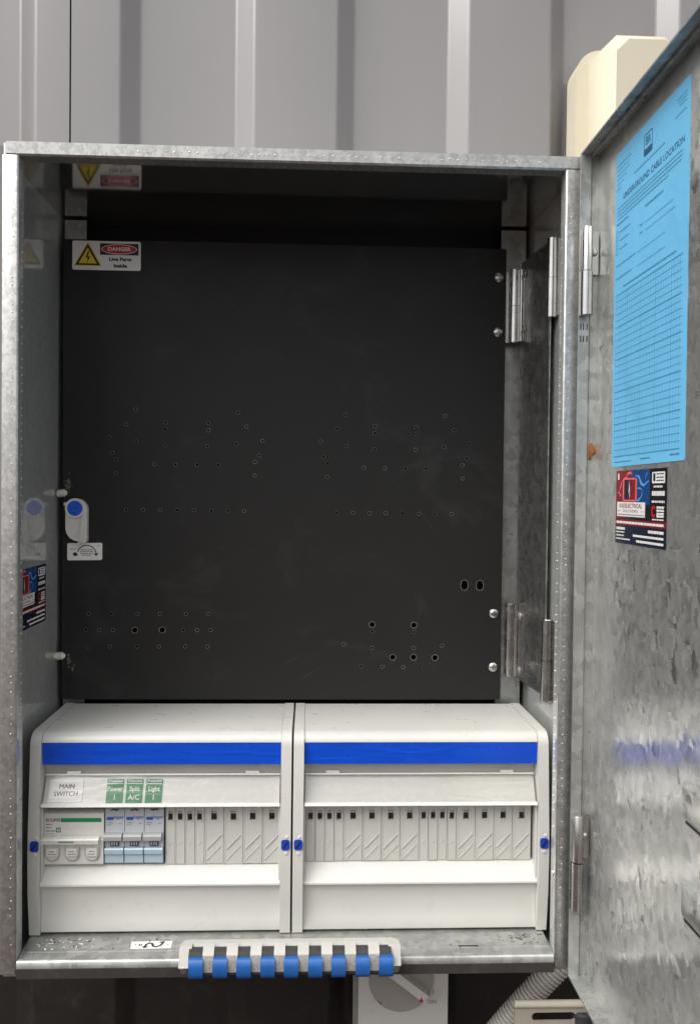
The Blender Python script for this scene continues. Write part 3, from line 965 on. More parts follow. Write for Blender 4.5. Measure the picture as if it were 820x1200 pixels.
# ------------------------------------------------------------------ the two plastic distribution covers
UW = 228.6
def make_unit(x0, label, layout, xa, xb, zlow):
    u = empty('distribution_cover', (x0+UW/2, 100, 14.2), label, 'distribution board', 'white distribution covers on the sill')
    x1 = x0 + UW
    ci, cj = x0+9.2, x1-9.2
    chk = [(155.5, 193), (52, 193), (46.5, 191.8), (42.5, 189.0), (40.2, 185.0), (39.6, 181.5), (36.2, 140), (33.2, 105), (32.6, 82), (33.8, 52), (36.6, 30), (38.4, 15), (155.5, 15)]
    for a, b in ((x0, ci), (cj, x1)):
        bm = bmesh.new()
        prism(bm, chk, 'x', a, b)
        mk('side_cheek', bm, 'white', u, 1.6, 3)
    bm = bmesh.new()
    prism(bm, [(155.5, 192.3), (53, 192.3), (48, 191.2), (44.4, 188.6), (42.6, 185.6), (42.4, 184.2), (155.5, 184.2)], 'x', ci+0.25, cj-0.25)
    mk('top_cover', bm, 'white', u, 0.4)
    bm = bmesh.new()
    prism(bm, [(42.6, 183.9), (44.2, 164.2), (48, 164.2), (47, 183.9)], 'x', ci+0.3, cj-0.3)
    mk('blue_band', bm, 'blue', u, 0.5)
    bm = bmesh.new()
    prism(bm, [(155.5, 183.9), (48.2, 183.9), (48.2, 165), (53.5, 161), (56, 154), (56, 127), (155.5, 127)], 'x', ci+0.2, cj-0.2)
    mk('upper_face', bm, 'white', u)
    # lower cover: ledge leaning out, then the flat skirt
    bm = bmesh.new()
    prism(bm, [(155.5, zlow), (50, zlow), (48.6, zlow-0.5), (39.0, 61.6), (36.8, 60.0), (36.6, 58.6), (40.6, 56.8), (42.0, 46), (42.4, 36), (42.0, 26), (40.4, 17.6), (40.8, 16.5), (155.5, 16.5)], 'x', ci+0.2, cj-0.2)
    mk('lower_cover', bm, 'white', u, 0.3)
    bm = bmesh.new()
    for a, b in ((ci+0.3, ci+1.8), (cj-1.8, cj-0.3)):
        prism(bm, [(62, 126.8), (40.5, 126.8), (39.0, 61.9), (51.0, zlow), (62, zlow)], 'x', a, b)
    box(bm, ci+0.3, cj-0.3, 63, 64, zlow+0.1, 126.8)
    mk('aperture_frame', bm, 'white', u)
    # hinged clear label flap with its white rails
    V = Vector((0, 12.2, 22.0)).normalized()
    fr = Frame((ci, 38.6, 130.6), (1, 0, 0), V)
    L = 25.2
    w = cj-ci
    bm = bmesh.new()
    slab(bm, fr, rect(1.2, 0.6, w-1.2, L-0.3), 0, 0.9)
    mk('label_flap', bm, 'clear', u)
    bm = bmesh.new()
    slab(bm, fr, rect(0.8, -2.6, w-0.8, 0.55), -0.8, 1.6)
    mk('flap_rail', bm, 'white2', u, 0.5)
    bm = bmesh.new()
    slab(bm, fr, rect(1.2, L-0.25, w-1.2, L+1.2), -0.8, 1.2)
    slab(bm, fr, rect(20, L+0.9, 32, L+3.4), -0.8, 1.6)
    slab(bm, fr, rect(w-32, L+0.9, w-20, L+3.4), -0.8, 1.6)
    mk('flap_hinge_rail', bm, 'white2', u, 0.3)
    bm = bmesh.new()
    slab(bm, fr, rect(1.2, -0.5, w-1.2, L+1.0), -3.6, -2.8)
    mk('label_backing', bm, 'white2', u)
    # blue push buttons on the cheeks
    for cx in (x0+6.0 if x0 < -100 else x0+4.8, x1-4.6):
        fb = Frame((cx, 33.0, 96.0), (1, 0, 0), (0, 0.02, 1))
        bm = slab(bmesh.new(), fb, rrect(-3.7, -4.6, 3.7, 4.6, 2.2), 0.0, 1.1)
        mk('release_button', bm, 'blue_btn', u, 0.3)
        bm = slab(bmesh.new(), fb, [(-2.6, -2.6), (-1.4, -3.0), (2.6, 2.4), (1.4, 3.0)], 1.12, 1.5)
        mk('button_slot', bm, 'ink', u)
        bm = bmesh.new()
        lathe(bm, fb.p(0.2, -7.4, 0), fb.n, [(0, 2.0), (0.7, 1.7), (0.9, 0.6)], 12)
        lathe(bm, fb.p(1.2, 6.8, 0), fb.n, [(0, 1.5), (0.5, 1.2), (0.7, 0.4)], 12)
        mk('button_boss', bm, 'white2', u)
    # blanking plates
    total = sum(layout)
    sc = (xb-xa)/total
    x = xa
    first = {}
    for wdt in layout:
        wd = wdt*sc
        if wdt not in first:
            bm = bmesh.new()
            zt, zb = 125.6, zlow+0.3
            hw = 2.7 if wdt == 1.0 else 2.3
            xm = x + wd/2
            hz0, hz1 = 112.8, 121.4
            yf, yb = 48.0, 50.5
            for a, b, c, d in ((x+0.2, xm-hw, zb, zt), (xm+hw, x+wd-0.2, zb, zt), (xm-hw, xm+hw, zb, hz0), (xm-hw, xm+hw, hz1, zt)):
                box(bm, a, b, yf, yb, c, d)
            fr2 = Frame((xm, yf, 117.1), (1, 0, 0), (0, 0, 1))
            for a, b, c, d in ((-hw-0.7, -5.2, -hw+0.2, 5.2), (hw-0.2, -5.2, hw+0.7, 5.2), (-hw+0.2, 4.2, hw-0.2, 5.2), (-hw+0.2, -5.2, hw-0.2, -4.2)):
                slab(bm, fr2, rect(a, b, c, d), -0.5, 0.5)
            box(bm, xm-hw, xm+hw, 54, 54.6, hz0, hz1, 1)
            slab(bm, fr2, rect(-hw+0.2, 1.4, hw-0.2, 3.0), -3.0, -1.4)
            # small raised marks
            if wdt == 1.0:
                for zz in (88.0, 74.0+4.0):
                    f3 = Frame((xm, yf, zz), (1, 0, 0), (0, 0, 1))
                    slab(bm, f3, [(-6.4, -1.0), (-5.6, -1.0), (6.6, 11.6), (5.8, 11.6)], -0.3, 0.8 if zz > 80 else 0.5)
                slab(bm, Frame((x+0.9, yf, zb), (1, 0, 0), (0, 0, 1)), rect(-0.5, 0, 0.5, zt-zb), -0.3, 0.35)
            else:
                f3 = Frame((xm, yf, 92), (1, 0, 0), (0, 0, 1))
                slab(bm, f3, [(-1.6, -1.2), (-0.8, -1.2), (1.8, 1.4), (1.0, 1.4)], -0.3, 0.4)
                slab(bm, Frame((x+0.6, yf, zb), (1, 0, 0), (0, 0, 1)), rect(-0.35, 0, 0.35, zt-zb), -0.3, 0.35)
            o = mk('blanking_plate', bm, ['offwhite', 'slot'], u, 0, smooth=0)
            first[wdt] = (o, x)
        else:
            share(first[wdt][0], 'blanking_plate', u, (x-first[wdt][1], random.uniform(-.35, .35), random.uniform(-.3, .2)))
        x += wd
    return u, fr, ci

ul, frl, cil = make_unit(-228.4, 'white distribution cover with the main switch and breakers, on the left', [0.5]*4+[1.0]*4, -111.6, -8.4, 73.2)
ur, frr, cir = make_unit(2.0, 'white distribution cover with only blank plates, on the right', [0.5]*4+[1.0]*4+[0.5]*4+[1.0]*4, 13.2, 217.6, 75.0)

# ------------------------------------------------------------------ main switch and breakers
ms = empty('main_switch', (-191.7, 60, 74), 'wide white three-pole main switch with a green stripe', 'switch')
mx0, mx1 = -217.8, -165.7
bm = bmesh.new()
prism(bm, [(62, 121), (47.5, 121), (46.0, 120), (46.0, 97.5), (44.6, 96.4), (44.6, 75.6), (46.0, 74.4), (62, 74.4)], 'x', mx0, mx1)
mk('switch_body', bm, 'white2', ms, 0.4)
FM = Frame((mx0, 46.0, 74.4), (1, 0, 0), (0, 0, 1))
bm = flat(bmesh.new(), FM, rect(14.5, 38.0, 50.0, 41.6), 0.08)
slab(bm, FM, rect(10.3, 28.9, 14.4, 33.2), 0.02, 0.09)
mk('green_stripe', bm, 'green_dk', ms)
bm = text_into(bmesh.new(), FM, 'ECLIPSE', 1.5, 39.8, 3.7, 0.1, 'LEFT', 0.02)
mk('lettering', bm, 'ink', ms)
bm = bmesh.new()
for k, (w, v) in enumerate(((5.5, 36.0), (4.5, 33.2), (8.2, 30.2), (7.0, 27.6), (9.0, 25.4))):
    scribble(bm, FM, 1.6, 1.6+w, v, 1.0 if k < 3 else 0.6, 0.08)
mk('fine_print', bm, 'ink_soft', ms)
bm = bmesh.new()
ring(bm, FM, (12.35, 31.0), 0.7, 1.3, 0.12, 12)
mk('logo_ring', bm, 'sticker_w', ms)
bm = bmesh.new()
prism(bm, [(45, 100.2), (40.4, 99.6), (39.2, 98.4), (39.6, 94.8), (40.8, 94.2), (45, 94.8)], 'x', mx0-2.2, mx1-3.4)
tog = mk('toggle_bar', bm, 'white2', ms, 0.7)
bm = flat(bmesh.new(), Frame((mx0, 39.3, 95.6), (1, 0, 0), (0, -0.1, 1)), rect(14, 1.3, 27.5, 2.2), 0.35)
mk('toggle_mark', bm, 'green_dk', tog)
bm = bmesh.new()
for k in range(3):
    c = (7.8+17.4*k, 10.8)
    f4 = Frame((mx0, 44.6, 74.4), (1, 0, 0), (0, 0, 1))
    pts = [(c[0]+6.2*math.cos(math.radians(a)), c[1]+6.2*math.sin(math.radians(a))) for a in range(180, 361, 15)]
    slab(bm, f4, pts + [(c[0]+6.2, c[1]+5.4), (c[0]-6.2, c[1]+5.4)], -0.3, 1.7)
    slab(bm, f4, rect(c[0]-4.4, c[1]-1.5, c[0]+4.4, c[1]+5.2), 0.8, 3.4)
mk('switch_dial', bm, 'white2', ms, 0.35)
bm = bmesh.new()
for k in range(3):
    f4 = Frame((mx0, 41.1, 74.4), (1, 0, 0), (0, 0, 1))
    scribble(bm, f4, 4.6+17.4*k, 11.6+17.4*k, 11.3, 0.7, 0.1)
    scribble(bm, f4, 5.6+17.4*k, 10.6+17.4*k, 13.6, 0.8, 0.1)
f5 = Frame((mx0, 42.9, 74.4), (1, 0, 0), (0, 0, 1))  # grey outlines painted for the dark gaps around the dials
for k in range(3):
    ring(bm, f5, (7.8+17.4*k, 10.8), 5.7, 6.15, 0.1, 14, a0=180, a1=360)
    flat(bm, f5, rect(1.6+17.4*k, 10.8, 2.05+17.4*k, 16.0), 0.1)
    flat(bm, f5, rect(13.55+17.4*k, 10.8, 14.0+17.4*k, 16.0), 0.1)
mk('dial_print_and_gaps', bm, 'ink_soft', ms)

def breaker(x0, label):
    b = empty('circuit_breaker', (x0+8.7, 60, 74.6), label, 'breaker', 'grey circuit breakers beside the main switch')
    bm = bmesh.new()
    prism(bm, [(62, 124), (50, 124), (48.2, 122.6), (47.4, 103), (47.4, 90.0), (49.0, 88.0), (49.0, 74.8), (62, 74.8)], 'x', x0+0.25, x0+17.15)
    mk('breaker_body', bm, 'mcb', b, 0.35)
    bm = bmesh.new()
    prism(bm, [(50, 103.2), (43.0, 102.0), (41.6, 100.4), (41.8, 97.0), (43.4, 95.8), (50, 96.4)], 'x', x0-0.3, x0+15.8)
    mk('toggle', bm, 'grey_pl', b, 0.6)
    bm = bmesh.new()
    box(bm, x0+5.0, x0+12.8, 46.6, 47.3, 90.4, 95.2)
    t_ = mk('toggle_window', bm, 'dark_pl', b)
    f = Frame((x0, 46.5, 90.4), (1, 0, 0), (0, 0, 1))
    bm = bmesh.new()
    for k in range(3):
        flat(bm, f, rect(6.0+2.2*k, 0.9, 7.2+2.2*k, 3.9), 0.1)
    mk('window_print', bm, 'mcb', t_)
    bm = bmesh.new()
    prism(bm, [(50, 89.4), (44.8, 89.2), (43.8, 88.0), (44.2, 84.2), (46.0, 82.6), (46.0, 76.0), (47.2, 74.9), (50, 74.9)], 'x', x0+0.5, x0+16.9)
    mk('terminal_cover', bm, 'mcb_low', b, 0.4)
    f = Frame((x0, 47.35, 104), (1, 0, 0), (0, 0.8, 19.6))
    bm = flat(bmesh.new(), f, rect(1.6, 9.4, 7.6, 12.2), 0.1)
    text_into(bm, f, 'hager', 12.0, 12.0, 4.2, 0.12, 'CENTER', 0.01, shear=0.25)
    mk('brand_print', bm, 'brand_blue', b)
    bm = bmesh.new()
    scribble(bm, f, 2.0, 7.0, 7.0, 0.7, 0.1)
    scribble(bm, f, 2.0, 6.0, 5.2, 0.6, 0.1)
    scribble(bm, f, 12.6, 15.2, 6.2, 0.6, 0.1)
    mk('fine_print', bm, 'ink_soft', b)
    bm = bmesh.new()
    pts = [Vector((x0+5.5+k*1.3, 46.8, 123.0+math.sin(k*1.7+x0)*0.6)) for k in range(6)]
    tube(bm, pts, 0.55, 6)
    mk('pen_mark', bm, 'ink', b)
    return b
breaker(-165.2, 'grey breaker under the green Power 1 label, next to the main switch')
breaker(-147.8, 'grey breaker under the green Split A/C label, middle of three')
breaker(-130.4, 'grey breaker under the green Light 1 label, next to the blank plates')

# label cards behind the clear flap (u measured on the flap)
def card(name, x0, x1, v0, v1, mat, label, cat, tilt=0.0):
    f = Frame(frl.p(x0-cil, v0, -2.4), frl.U + frl.V*tilt, frl.V - frl.U*tilt)
    c = mk(name, slab(bmesh.new(), f, rrect(0, 0, x1-x0, v1-v0, 0.5, 2), 0.0, 0.3), mat, None, base=tuple(f.o))
    return tag(c, label, cat), f
c, f = card('label_card', -214.0, -184.2, 2.4, 22.2, 'sticker_w', 'white MAIN SWITCH label card behind the clear flap', 'label', 0.012)
bm = bmesh.new()
for k, du in enumerate((-0.14, 0.0, 0.14)):
    text_into(bm, f, 'MAIN', 15.6+du, 13.2, 5.6, 0.40+k*0.012)
    text_into(bm, f, 'SWITCH', 15.2+du, 6.8, 5.6, 0.40+k*0.012)
mk('lettering', bm, 'ink', c)
for x0, a, b_, lab in ((-163.4, 'Power', '1', 'green Power 1 label card, leftmost of three green labels'), (-146.3, 'Split', 'A/C', 'green Split A/C label card, middle of three green labels'), (-129.2, 'Light', '1', 'green Light 1 label card, rightmost of three green labels')):
    c, f = card('label_card', x0, x0+14.6, 1.2, 22.4, 'green', lab, 'label', random.uniform(-.015, .015))
    c['group'] = 'green circuit labels'
    bm = bmesh.new()
    text_into(bm, f, a, 7.3, 12.4, 5.6, 0.4, bold=0.012, sx=0.92)
    text_into(bm, f, b_, 7.3, 5.0, 6.2, 0.4, bold=0.012)
    text_into(bm, f, 'Protected', 7.3, 19.4, 3.0, 0.4, bold=0.01)
    flat(bm, f, rect(0.6, 16.8, 14.0, 17.3), 0.38)
    mk('lettering', bm, 'sticker_w', c)

# ------------------------------------------------------------------ signs, stickers, form
def part_flat(name, fr, polys, lift, mat, parent):
    bm = bmesh.new()
    for p in polys:
        flat(bm, fr, p, lift)
    return mk(name, bm, mat, parent, smooth=0)

f = Frame((-224.3, PY-0.1, 626.8), (1, 0, 0), (0, 0, 1))
dg_ = mk('danger_sign', slab(bmesh.new(), f, rrect(0, 0, 67.4, 28.8, 1.8), 0.0, 0.35), 'sticker_w', None, base=(-190.6, PY, 626.8))
tag(dg_, 'white DANGER Live Parts Inside sticker on the black panel', 'sign')
def tri(cx, cy, h):
    return [(cx-h*0.577, cy-h/3), (cx+h*0.577, cy-h/3), (cx, cy+h*2/3)]
part_flat('triangle_edge', f, [tri(15.2, 11.8, 24)], 0.40, 'yellow', dg_)
part_flat('triangle_border', f, [tri(15.2, 11.8, 21.5)], 0.46, 'ink', dg_)
part_flat('triangle_field', f, [tri(15.2, 11.6, 15.5)], 0.52, 'yellow', dg_)
part_flat('lightning_bolt', f, [[(15.4, 18.8), (13.2, 11.8), (15.2, 12.2), (14.6, 6.0), (17.6, 13.4), (15.4, 13.0), (16.6, 18.8)]], 0.58, 'ink', dg_)
part_flat('banner', f, [rect(27.2, 15.2, 65.2, 26.6)], 0.40, 'ink', dg_)
part_flat('oval_edge', f, [disc(46.2, 20.9, 17.6, 5.0, 36)], 0.46, 'sticker_w', dg_)
part_flat('oval', f, [disc(46.2, 20.9, 16.9, 4.4, 36)], 0.52, 'red', dg_)
bm = text_into(bmesh.new(), f, 'DANGER', 46.2, 20.9, 5.0, 0.58, bold=0.03, sx=1.12)
mk('danger_lettering', bm, 'sticker_w', dg_, smooth=0)
bm = bmesh.new()
text_into(bm, f, 'Live Parts', 47.2, 10.9, 4.6, 0.42, bold=0.05, sx=1.22)
text_into(bm, f, 'Inside', 47.2, 4.4, 4.6, 0.42, bold=0.05, sx=1.22)
mk('lettering', bm, 'ink', dg_, smooth=0)

# arrow sticker below the latch
def arrow_label(fr, w, h, label, base, mirrored=False, slim=1.0):
    s = mk('arrow_sticker', slab(bmesh.new(), fr, rrect(0, 0, w, h, 1.6), 0.0, 0.35), 'sticker_w', None, base=base)
    tag(s, label, 'sticker')
    return s
f = Frame((-228.0, PY-0.1, 336.6), (1, 0.0, 0.015), (0, 0, 1))
s = arrow_label(f, 34.6, 17.3, 'white turn-arrow sticker below the blue-knobbed latch', (-211, PY, 336.6))
bm = bmesh.new()
ring(bm, f, (19.2, 5.4), 9.0, 10.0, 0.42, 20, a0=8, a1=160)
flat(bm, f, [(26.2, 6.6), (31.2, 6.8), (28.6, 4.0)], 0.42)
flat(bm, f, [(5.0, 6.6), (8.2, 8.4), (9.6, 7.0), (10.8, 5.0), (8.6, 4.4), (7.2, 3.8)], 0.42)
mk('turn_arrow', bm, 'ink', s, smooth=0)
bm = bmesh.new()
for v, a, b in ((10.4, 13.5, 25), (8.6, 12.5, 26), (6.8, 13, 25.5), (5.0, 14.5, 23.5), (11.2, 2.6, 8.4), (14.6, 30.4, 32.6)):
    scribble(bm, f, a, b, v, 0.9, 0.42)
mk('fine_print', bm, 'ink_soft', s, smooth=0)

# arrow sticker lying on the sill
f = Frame((-138.4, 5.4, 14.25), (1, 0.012, 0), (0, 1, 0))
f = Frame((-137.0, 14.2, 14.05), (1, 0.02, 0), (0, 1, 0))
slb = bmesh.new()
slab(slb, f, [(1.4, 0), (35.6, 0), (35.4, 12.4), (0, 12.4)], 0.05, 0.3)
s = mk('arrow_sticker', slb, 'sticker_w', None, base=(-120, 18, 14))
tag(s, 'small white sticker with a bold black hook on the sill', 'sticker')
bm = bmesh.new()
def stroke(pts, wd):
    for a, b in zip(pts, pts[1:]):
        a, b = Vector(a), Vector(b)
        d = (b-a).normalized()*wd*0.25
        n_ = Vector((-d.y, d.x)).normalized()*wd*0.5
        flat(bm, f, [tuple(a-d+n_), tuple(a-d-n_), tuple(b+d-n_), tuple(b+d+n_)], 0.36 + random.random()*0.02)
stroke([(13.0, 2.2), (13.6, 6.5), (15.5, 9.0), (18.2, 8.6), (19.2, 6.4), (20.0, 3.8), (22.6, 2.6), (25.6, 4.0), (27.0, 7.0), (27.6, 10.6)], 2.0)
stroke([(11.4, 3.4), (13.0, 1.6), (15.6, 3.0)], 1.6)
stroke([(25.0, 10.2), (28.6, 10.9)], 2.0)
stroke([(8.0, 5.0), (8.0, 8.0)], 1.2)
stroke([(9.6, 4.8), (9.8, 7.8)], 1.0)
stroke([(4.0, 6.6), (5.0, 6.6)], 1.2)
stroke([(31.8, 5.4), (32.6, 5.6)], 1.2)
mk('hook_mark', bm, 'ink', s, smooth=0)

# contractor's card stickers
def contractor(fr, w, h, label, base):
    s = mk('contractor_sticker', slab(bmesh.new(), fr, rect(0, 0, w, h), 0.05, 0.3), 'black_pr', None, base=base)
    tag(s, label, 'sticker')
    k, q = w/100.0, h/56.0
    R = lambda a, b, c, d: rect(a*k, b*q, c*k, d*q)
    PT = lambda L: [(a*k, b*q) for a, b in L]
    part_flat('red_field', fr, [R(0, 19.5, 30, 56)], 0.34, 'red_dk', s)
    part_flat('blue_field', fr, [R(30, 30, 70, 56)], 0.34, 'deep_pr', s)
    part_flat('navy_field', fr, [R(0, 0, 100, 13.5)], 0.34, 'navy', s)
    part_flat('red_bar', fr, [R(0, 13.9, 100, 18.6)], 0.37, 'red_dk', s)
    bm = bmesh.new()
    for L in ([(30, 49), (20, 51.5), (11, 46.5), (7, 40.5), (1, 38.5), (6, 39.0), (11, 43.0), (13, 47), (21, 50)], [(5, 40), (10, 36), (12, 37), (7, 40)], [(22, 50), (25, 54.5), (32, 55), (36, 51), (33, 53), (27, 53)]):
        flat(bm, fr, PT(L), 0.40)
    mk('red_spark', bm, 'red_glow', s, smooth=0)
    bm = bmesh.new()
    for L in ([(40, 52), (48, 50), (52, 45), (58, 43.5), (69, 47.5), (66, 47.6), (59, 45.0), (54, 46.4), (49, 51.6)], [(57, 44), (55, 36.5), (48, 32.5), (44, 33), (53, 36), (55.5, 40)], [(60, 46), (63, 51.5), (66, 54), (62.5, 52.5)], [(44, 42), (50, 43), (56, 41), (50, 41.6)]):
        flat(bm, fr, PT(L), 0.40)
    mk('blue_spark', bm, 'sky_pr', s, smooth=0)
    part_flat('case_edge', fr, [rrect(15*k, 32.5*q, 44.5*k, 50*q, 2.2)], 0.42, 'red_glow', s)
    part_flat('case_dark', fr, [R(18, 33.6, 29, 48.8)], 0.45, 'navy', s)
    part_flat('case_red', fr, [R(29.4, 33.6, 41.6, 48.8)], 0.45, 'red_dk', s)
    part_flat('case_flash', fr, [PT([(28.0, 48), (30.6, 42), (29.6, 40), (31.0, 34.5), (27.8, 40.4), (28.8, 42.4)])], 0.48, 'sticker_w', s)
    part_flat('name_plate', fr, [R(3, 20.8, 61.5, 31.8)], 0.42, 'sticker_w', s)
    bm = bmesh.new()
    text_into(bm, fr, 'KADELECTRICAL', 32*k, 28.9*q, 4.6*q, 0.5, bold=0.012, sx=1.36*k/q)
    text_into(bm, fr, 'SOLUTIONS', 32*k, 25.0*q, 3.0*q, 0.5, sx=1.9*k/q)
    flat(bm, fr, R(5, 24.8, 10, 25.2), 0.5)
    flat(bm, fr, R(54, 24.8, 60, 25.2), 0.5)
    mk('lettering', bm, 'red_dk', s, smooth=0)
    bm = bmesh.new()
    scribble(bm, fr, 5*k, 60*k, 22.2*q, 0.8, 0.5)
    mk('name_plate_print', bm, 'ink_soft', s, smooth=0)
    bm = bmesh.new()
    flat(bm, fr, rrect(74*k, 45.5*q, 97*k, 53.5*q, 1), 0.42)
    scribble(bm, fr, 77*k, 93*k, 43.2*q, 1.3, 0.42)
    scribble(bm, fr, 74*k, 97*k, 38.4*q, 3.2, 0.42, word=(0.5, 0.8), gap=0.12)
    scribble(bm, fr, 74*k, 97*k, 32.6*q, 1.4, 0.42)
    for v in (28.6, 26.4, 24.2, 22.4):
        scribble(bm, fr, 83*k, 96*k, v*q, 1.5, 0.42, gap=0.25)
    scribble(bm, fr, 75*k, 96*k, 20.0*q, 0.9, 0.42)
    scribble(bm, fr, 2*k, 96*k, 16.2*q, 1.8, 0.42, word=(1.2, 3.2), gap=0.35)
    scribble(bm, fr, 2*k, 21*k, 11.4*q, 1.9, 0.42, gap=0.3)
    for v, a in ((8.6, 20), (6.0, 19), (3.4, 32)):
        scribble(bm, fr, 2*k, a*k, v*q, 1.0, 0.42)
    scribble(bm, fr, 68*k, 96*k, 11.0*q, 2.0, 0.42, gap=0.3)
    scribble(bm, fr, 38*k, 96*k, 6.9*q, 1.6, 0.42, gap=0.1)
    scribble(bm, fr, 45*k, 96*k, 3.0*q, 1.7, 0.42, gap=0.1)
    flat(bm, fr, R(4, 49, 7, 54), 0.42)
    tag(mk('white_print', bm, 'sticker_w', s, smooth=0), kind='stuff')
    bm = bmesh.new()
    ring(bm, fr, (77.5*k, 25.6*q), 2.2, 4.2, 0.43, 18, a0=40, a1=320)
    mk('red_ring', bm, 'red', s, smooth=0)
    bm = bmesh.new()
    flat(bm, fr, R(76, 47, 80, 52.5), 0.46)
    for v in (52, 49.6, 47.4):
        scribble(bm, fr, 82*k, 95*k, v*q, 0.9, 0.46)
    mk('badge_print', bm, 'ink', s, smooth=0)
    return s

contractor(Frame((DX, -60.6, 370.7), (0, -1, 0), (0, 0, 1)), 99.8, 55.6, 'dark red and blue contractor sticker on the open door', (DX, -110, 370.7))
contractor(Frame((-HW+T, 26.0, 281.8), (0, 1, 0), (0, 0, 1)), 92.0, 54.5, 'dark contractor sticker on the left inner wall of the box', (-HW+T, 70, 281.8))

# blue form on the door
pw, ph = 139.5, 246.4
f = Frame((DX, -48.6, 429.6), (0, -1, 0.004), (0, 0.004, 1))
bm = slab(bmesh.new(), f, rrect(0, 0, pw, ph, 1.5, 3), 0.05, 0.3)
form = mk('paper_form', bm, 'paper', None, base=(DX, -118, 429.6))
tag(form, 'light blue UNDERGROUND CABLE LOCATION form taped to the open door', 'paper')
LIFT = 0.4
bm = bmesh.new()
text_into(bm, f, 'UNDERGROUND CABLE LOCATION', 75, 208.4, 6.6, LIFT, bold=0.012, sx=1.06)
mk('form_title', bm, 'ink_blue', form, smooth=0)
# logo: rounded frame with letters and a dark foot
bm = bmesh.new()
o_, i_ = rrect(60, 222.6, 76.4, 238.4, 2), rrect(60.9, 223.5, 75.5, 237.5, 1.4)
vo_ = [bm.verts.new(f.p(*q, LIFT)) for q in o_]
vi_ = [bm.verts.new(f.p(*q, LIFT)) for q in i_]
for k in range(len(o_)):
    bm.faces.new((vi_[k], vo_[k], vo_[(k+1) % len(o_)], vi_[(k+1) % len(o_)]))
text_into(bm, f, 'BR', 68.2, 232.6, 8.4, LIFT, bold=0.014, sx=1.0)
flat(bm, f, rect(60.9, 223.5, 75.5, 227.6), LIFT)
mk('form_logo', bm, 'ink_blue', form, smooth=0)
bm = bmesh.new()
for k in range(3):
    scribble(bm, f, 119+k*2, 135, 238-k*2.6, 0.8, LIFT)
scribble(bm, f, 116, 134, 227.5, 0.8, LIFT)
for k, (a, b) in enumerate(((3, 34), (3, 28), (3, 32), (3, 24), (3, 20), (3, 14))):
    scribble(bm, f, a, b, 236-k*3.6, 0.9 if k == 0 else 0.7, LIFT)
scribble(bm, f, 41, 99, 218.4, 1.1, LIFT)
for k in range(4):
    scribble(bm, f, 6, 132 - (26 if k == 3 else random.uniform(0, 5)), 202.4-k*2.9, 1.0, LIFT)
scribble(bm, f, 64, 97, 186.4, 1.5, LIFT)
scribble(bm, f, 4, 30, 190, 1.4, LIFT)
for k in range(3):
    scribble(bm, f, 12, 34-k*3, 183-k*6.6, 1.0, LIFT)
for v in (175.4, 169.6):
    scribble(bm, f, 54, 60, v, 1.2, LIFT)
scribble(bm, f, 4, 46, 157.6, 1.0, LIFT)
scribble(bm, f, 4, 38, 147.6, 1.0, LIFT)
scribble(bm, f, 21, 121, 138.8, 1.3, LIFT)
scribble(bm, f, 6, 44, 3.6, 0.8, LIFT)
scribble(bm, f, 62, 82, 4.2, 1.0, LIFT)
scribble(bm, f, 116, 132, 4.6, 1.3, LIFT)
tag(mk('form_print', bm, 'ink_form', form, smooth=0), kind='stuff')
bm = bmesh.new()
def line(u0, v0, u1, v1, wd):
    if u0 == u1:
        flat(bm, f, rect(u0-wd/2, v0, u0+wd/2, v1), LIFT)
    else:
        flat(bm, f, rect(u0, v0-wd/2, u1, v0+wd/2), LIFT + 0.02)
for u0, u1, v in ((64, 116, 174.8), (64, 118, 169), (50, 102, 157), (50, 102, 147)):
    line(u0, v, u1, v, 0.4)
for k in range(3):
    a, b = 3.6, 180.4-k*6.6
    for q in ((a, b, a+4.6, b), (a, b+4.6, a+4.6, b+4.6), (a, b, a, b+4.6), (a+4.6, b, a+4.6, b+4.6)):
        line(*q, 0.45)
for k in range(-4, 22):
    u = 30.5 + 27.9/6*k if k < 0 else 30.5 + 27.9/6*k
    if 5 <= u <= 132:
        line(u, 8.0, u, 134.6, 0.62 if k % 6 == 0 else 0.26)
line(5.0, 8.0, 5.0, 134.6, 0.4)
for k in range(26):
    v = 8.0 + 5.064*k
    line(5.0, v, 132.0, v, 0.75 if k % 5 == 0 else 0.36)
mk('form_grid', bm, 'ink_line', form, smooth=0)

# ------------------------------------------------------------------ blue ribbed strip on the sill
rs = empty('ribbed_strip', (2, -8, 8), 'white bracket with nine blue rounded ribs screwed to the front of the sill', 'strip')
xs0, xs1 = -90.0, 93.5
bm = bmesh.new()
prism(bm, [(xs0+6, -8), (xs0+3, -9.5), (xs0+0.5, -14), (xs0, -20), (xs0+10, -20), (xs0+10, -14), (xs1-10, -14), (xs1-10, -20), (xs1, -20), (xs1-0.5, -14), (xs1-3, -9.5), (xs1-6, -8)], 'z', 15.0, 28.6)
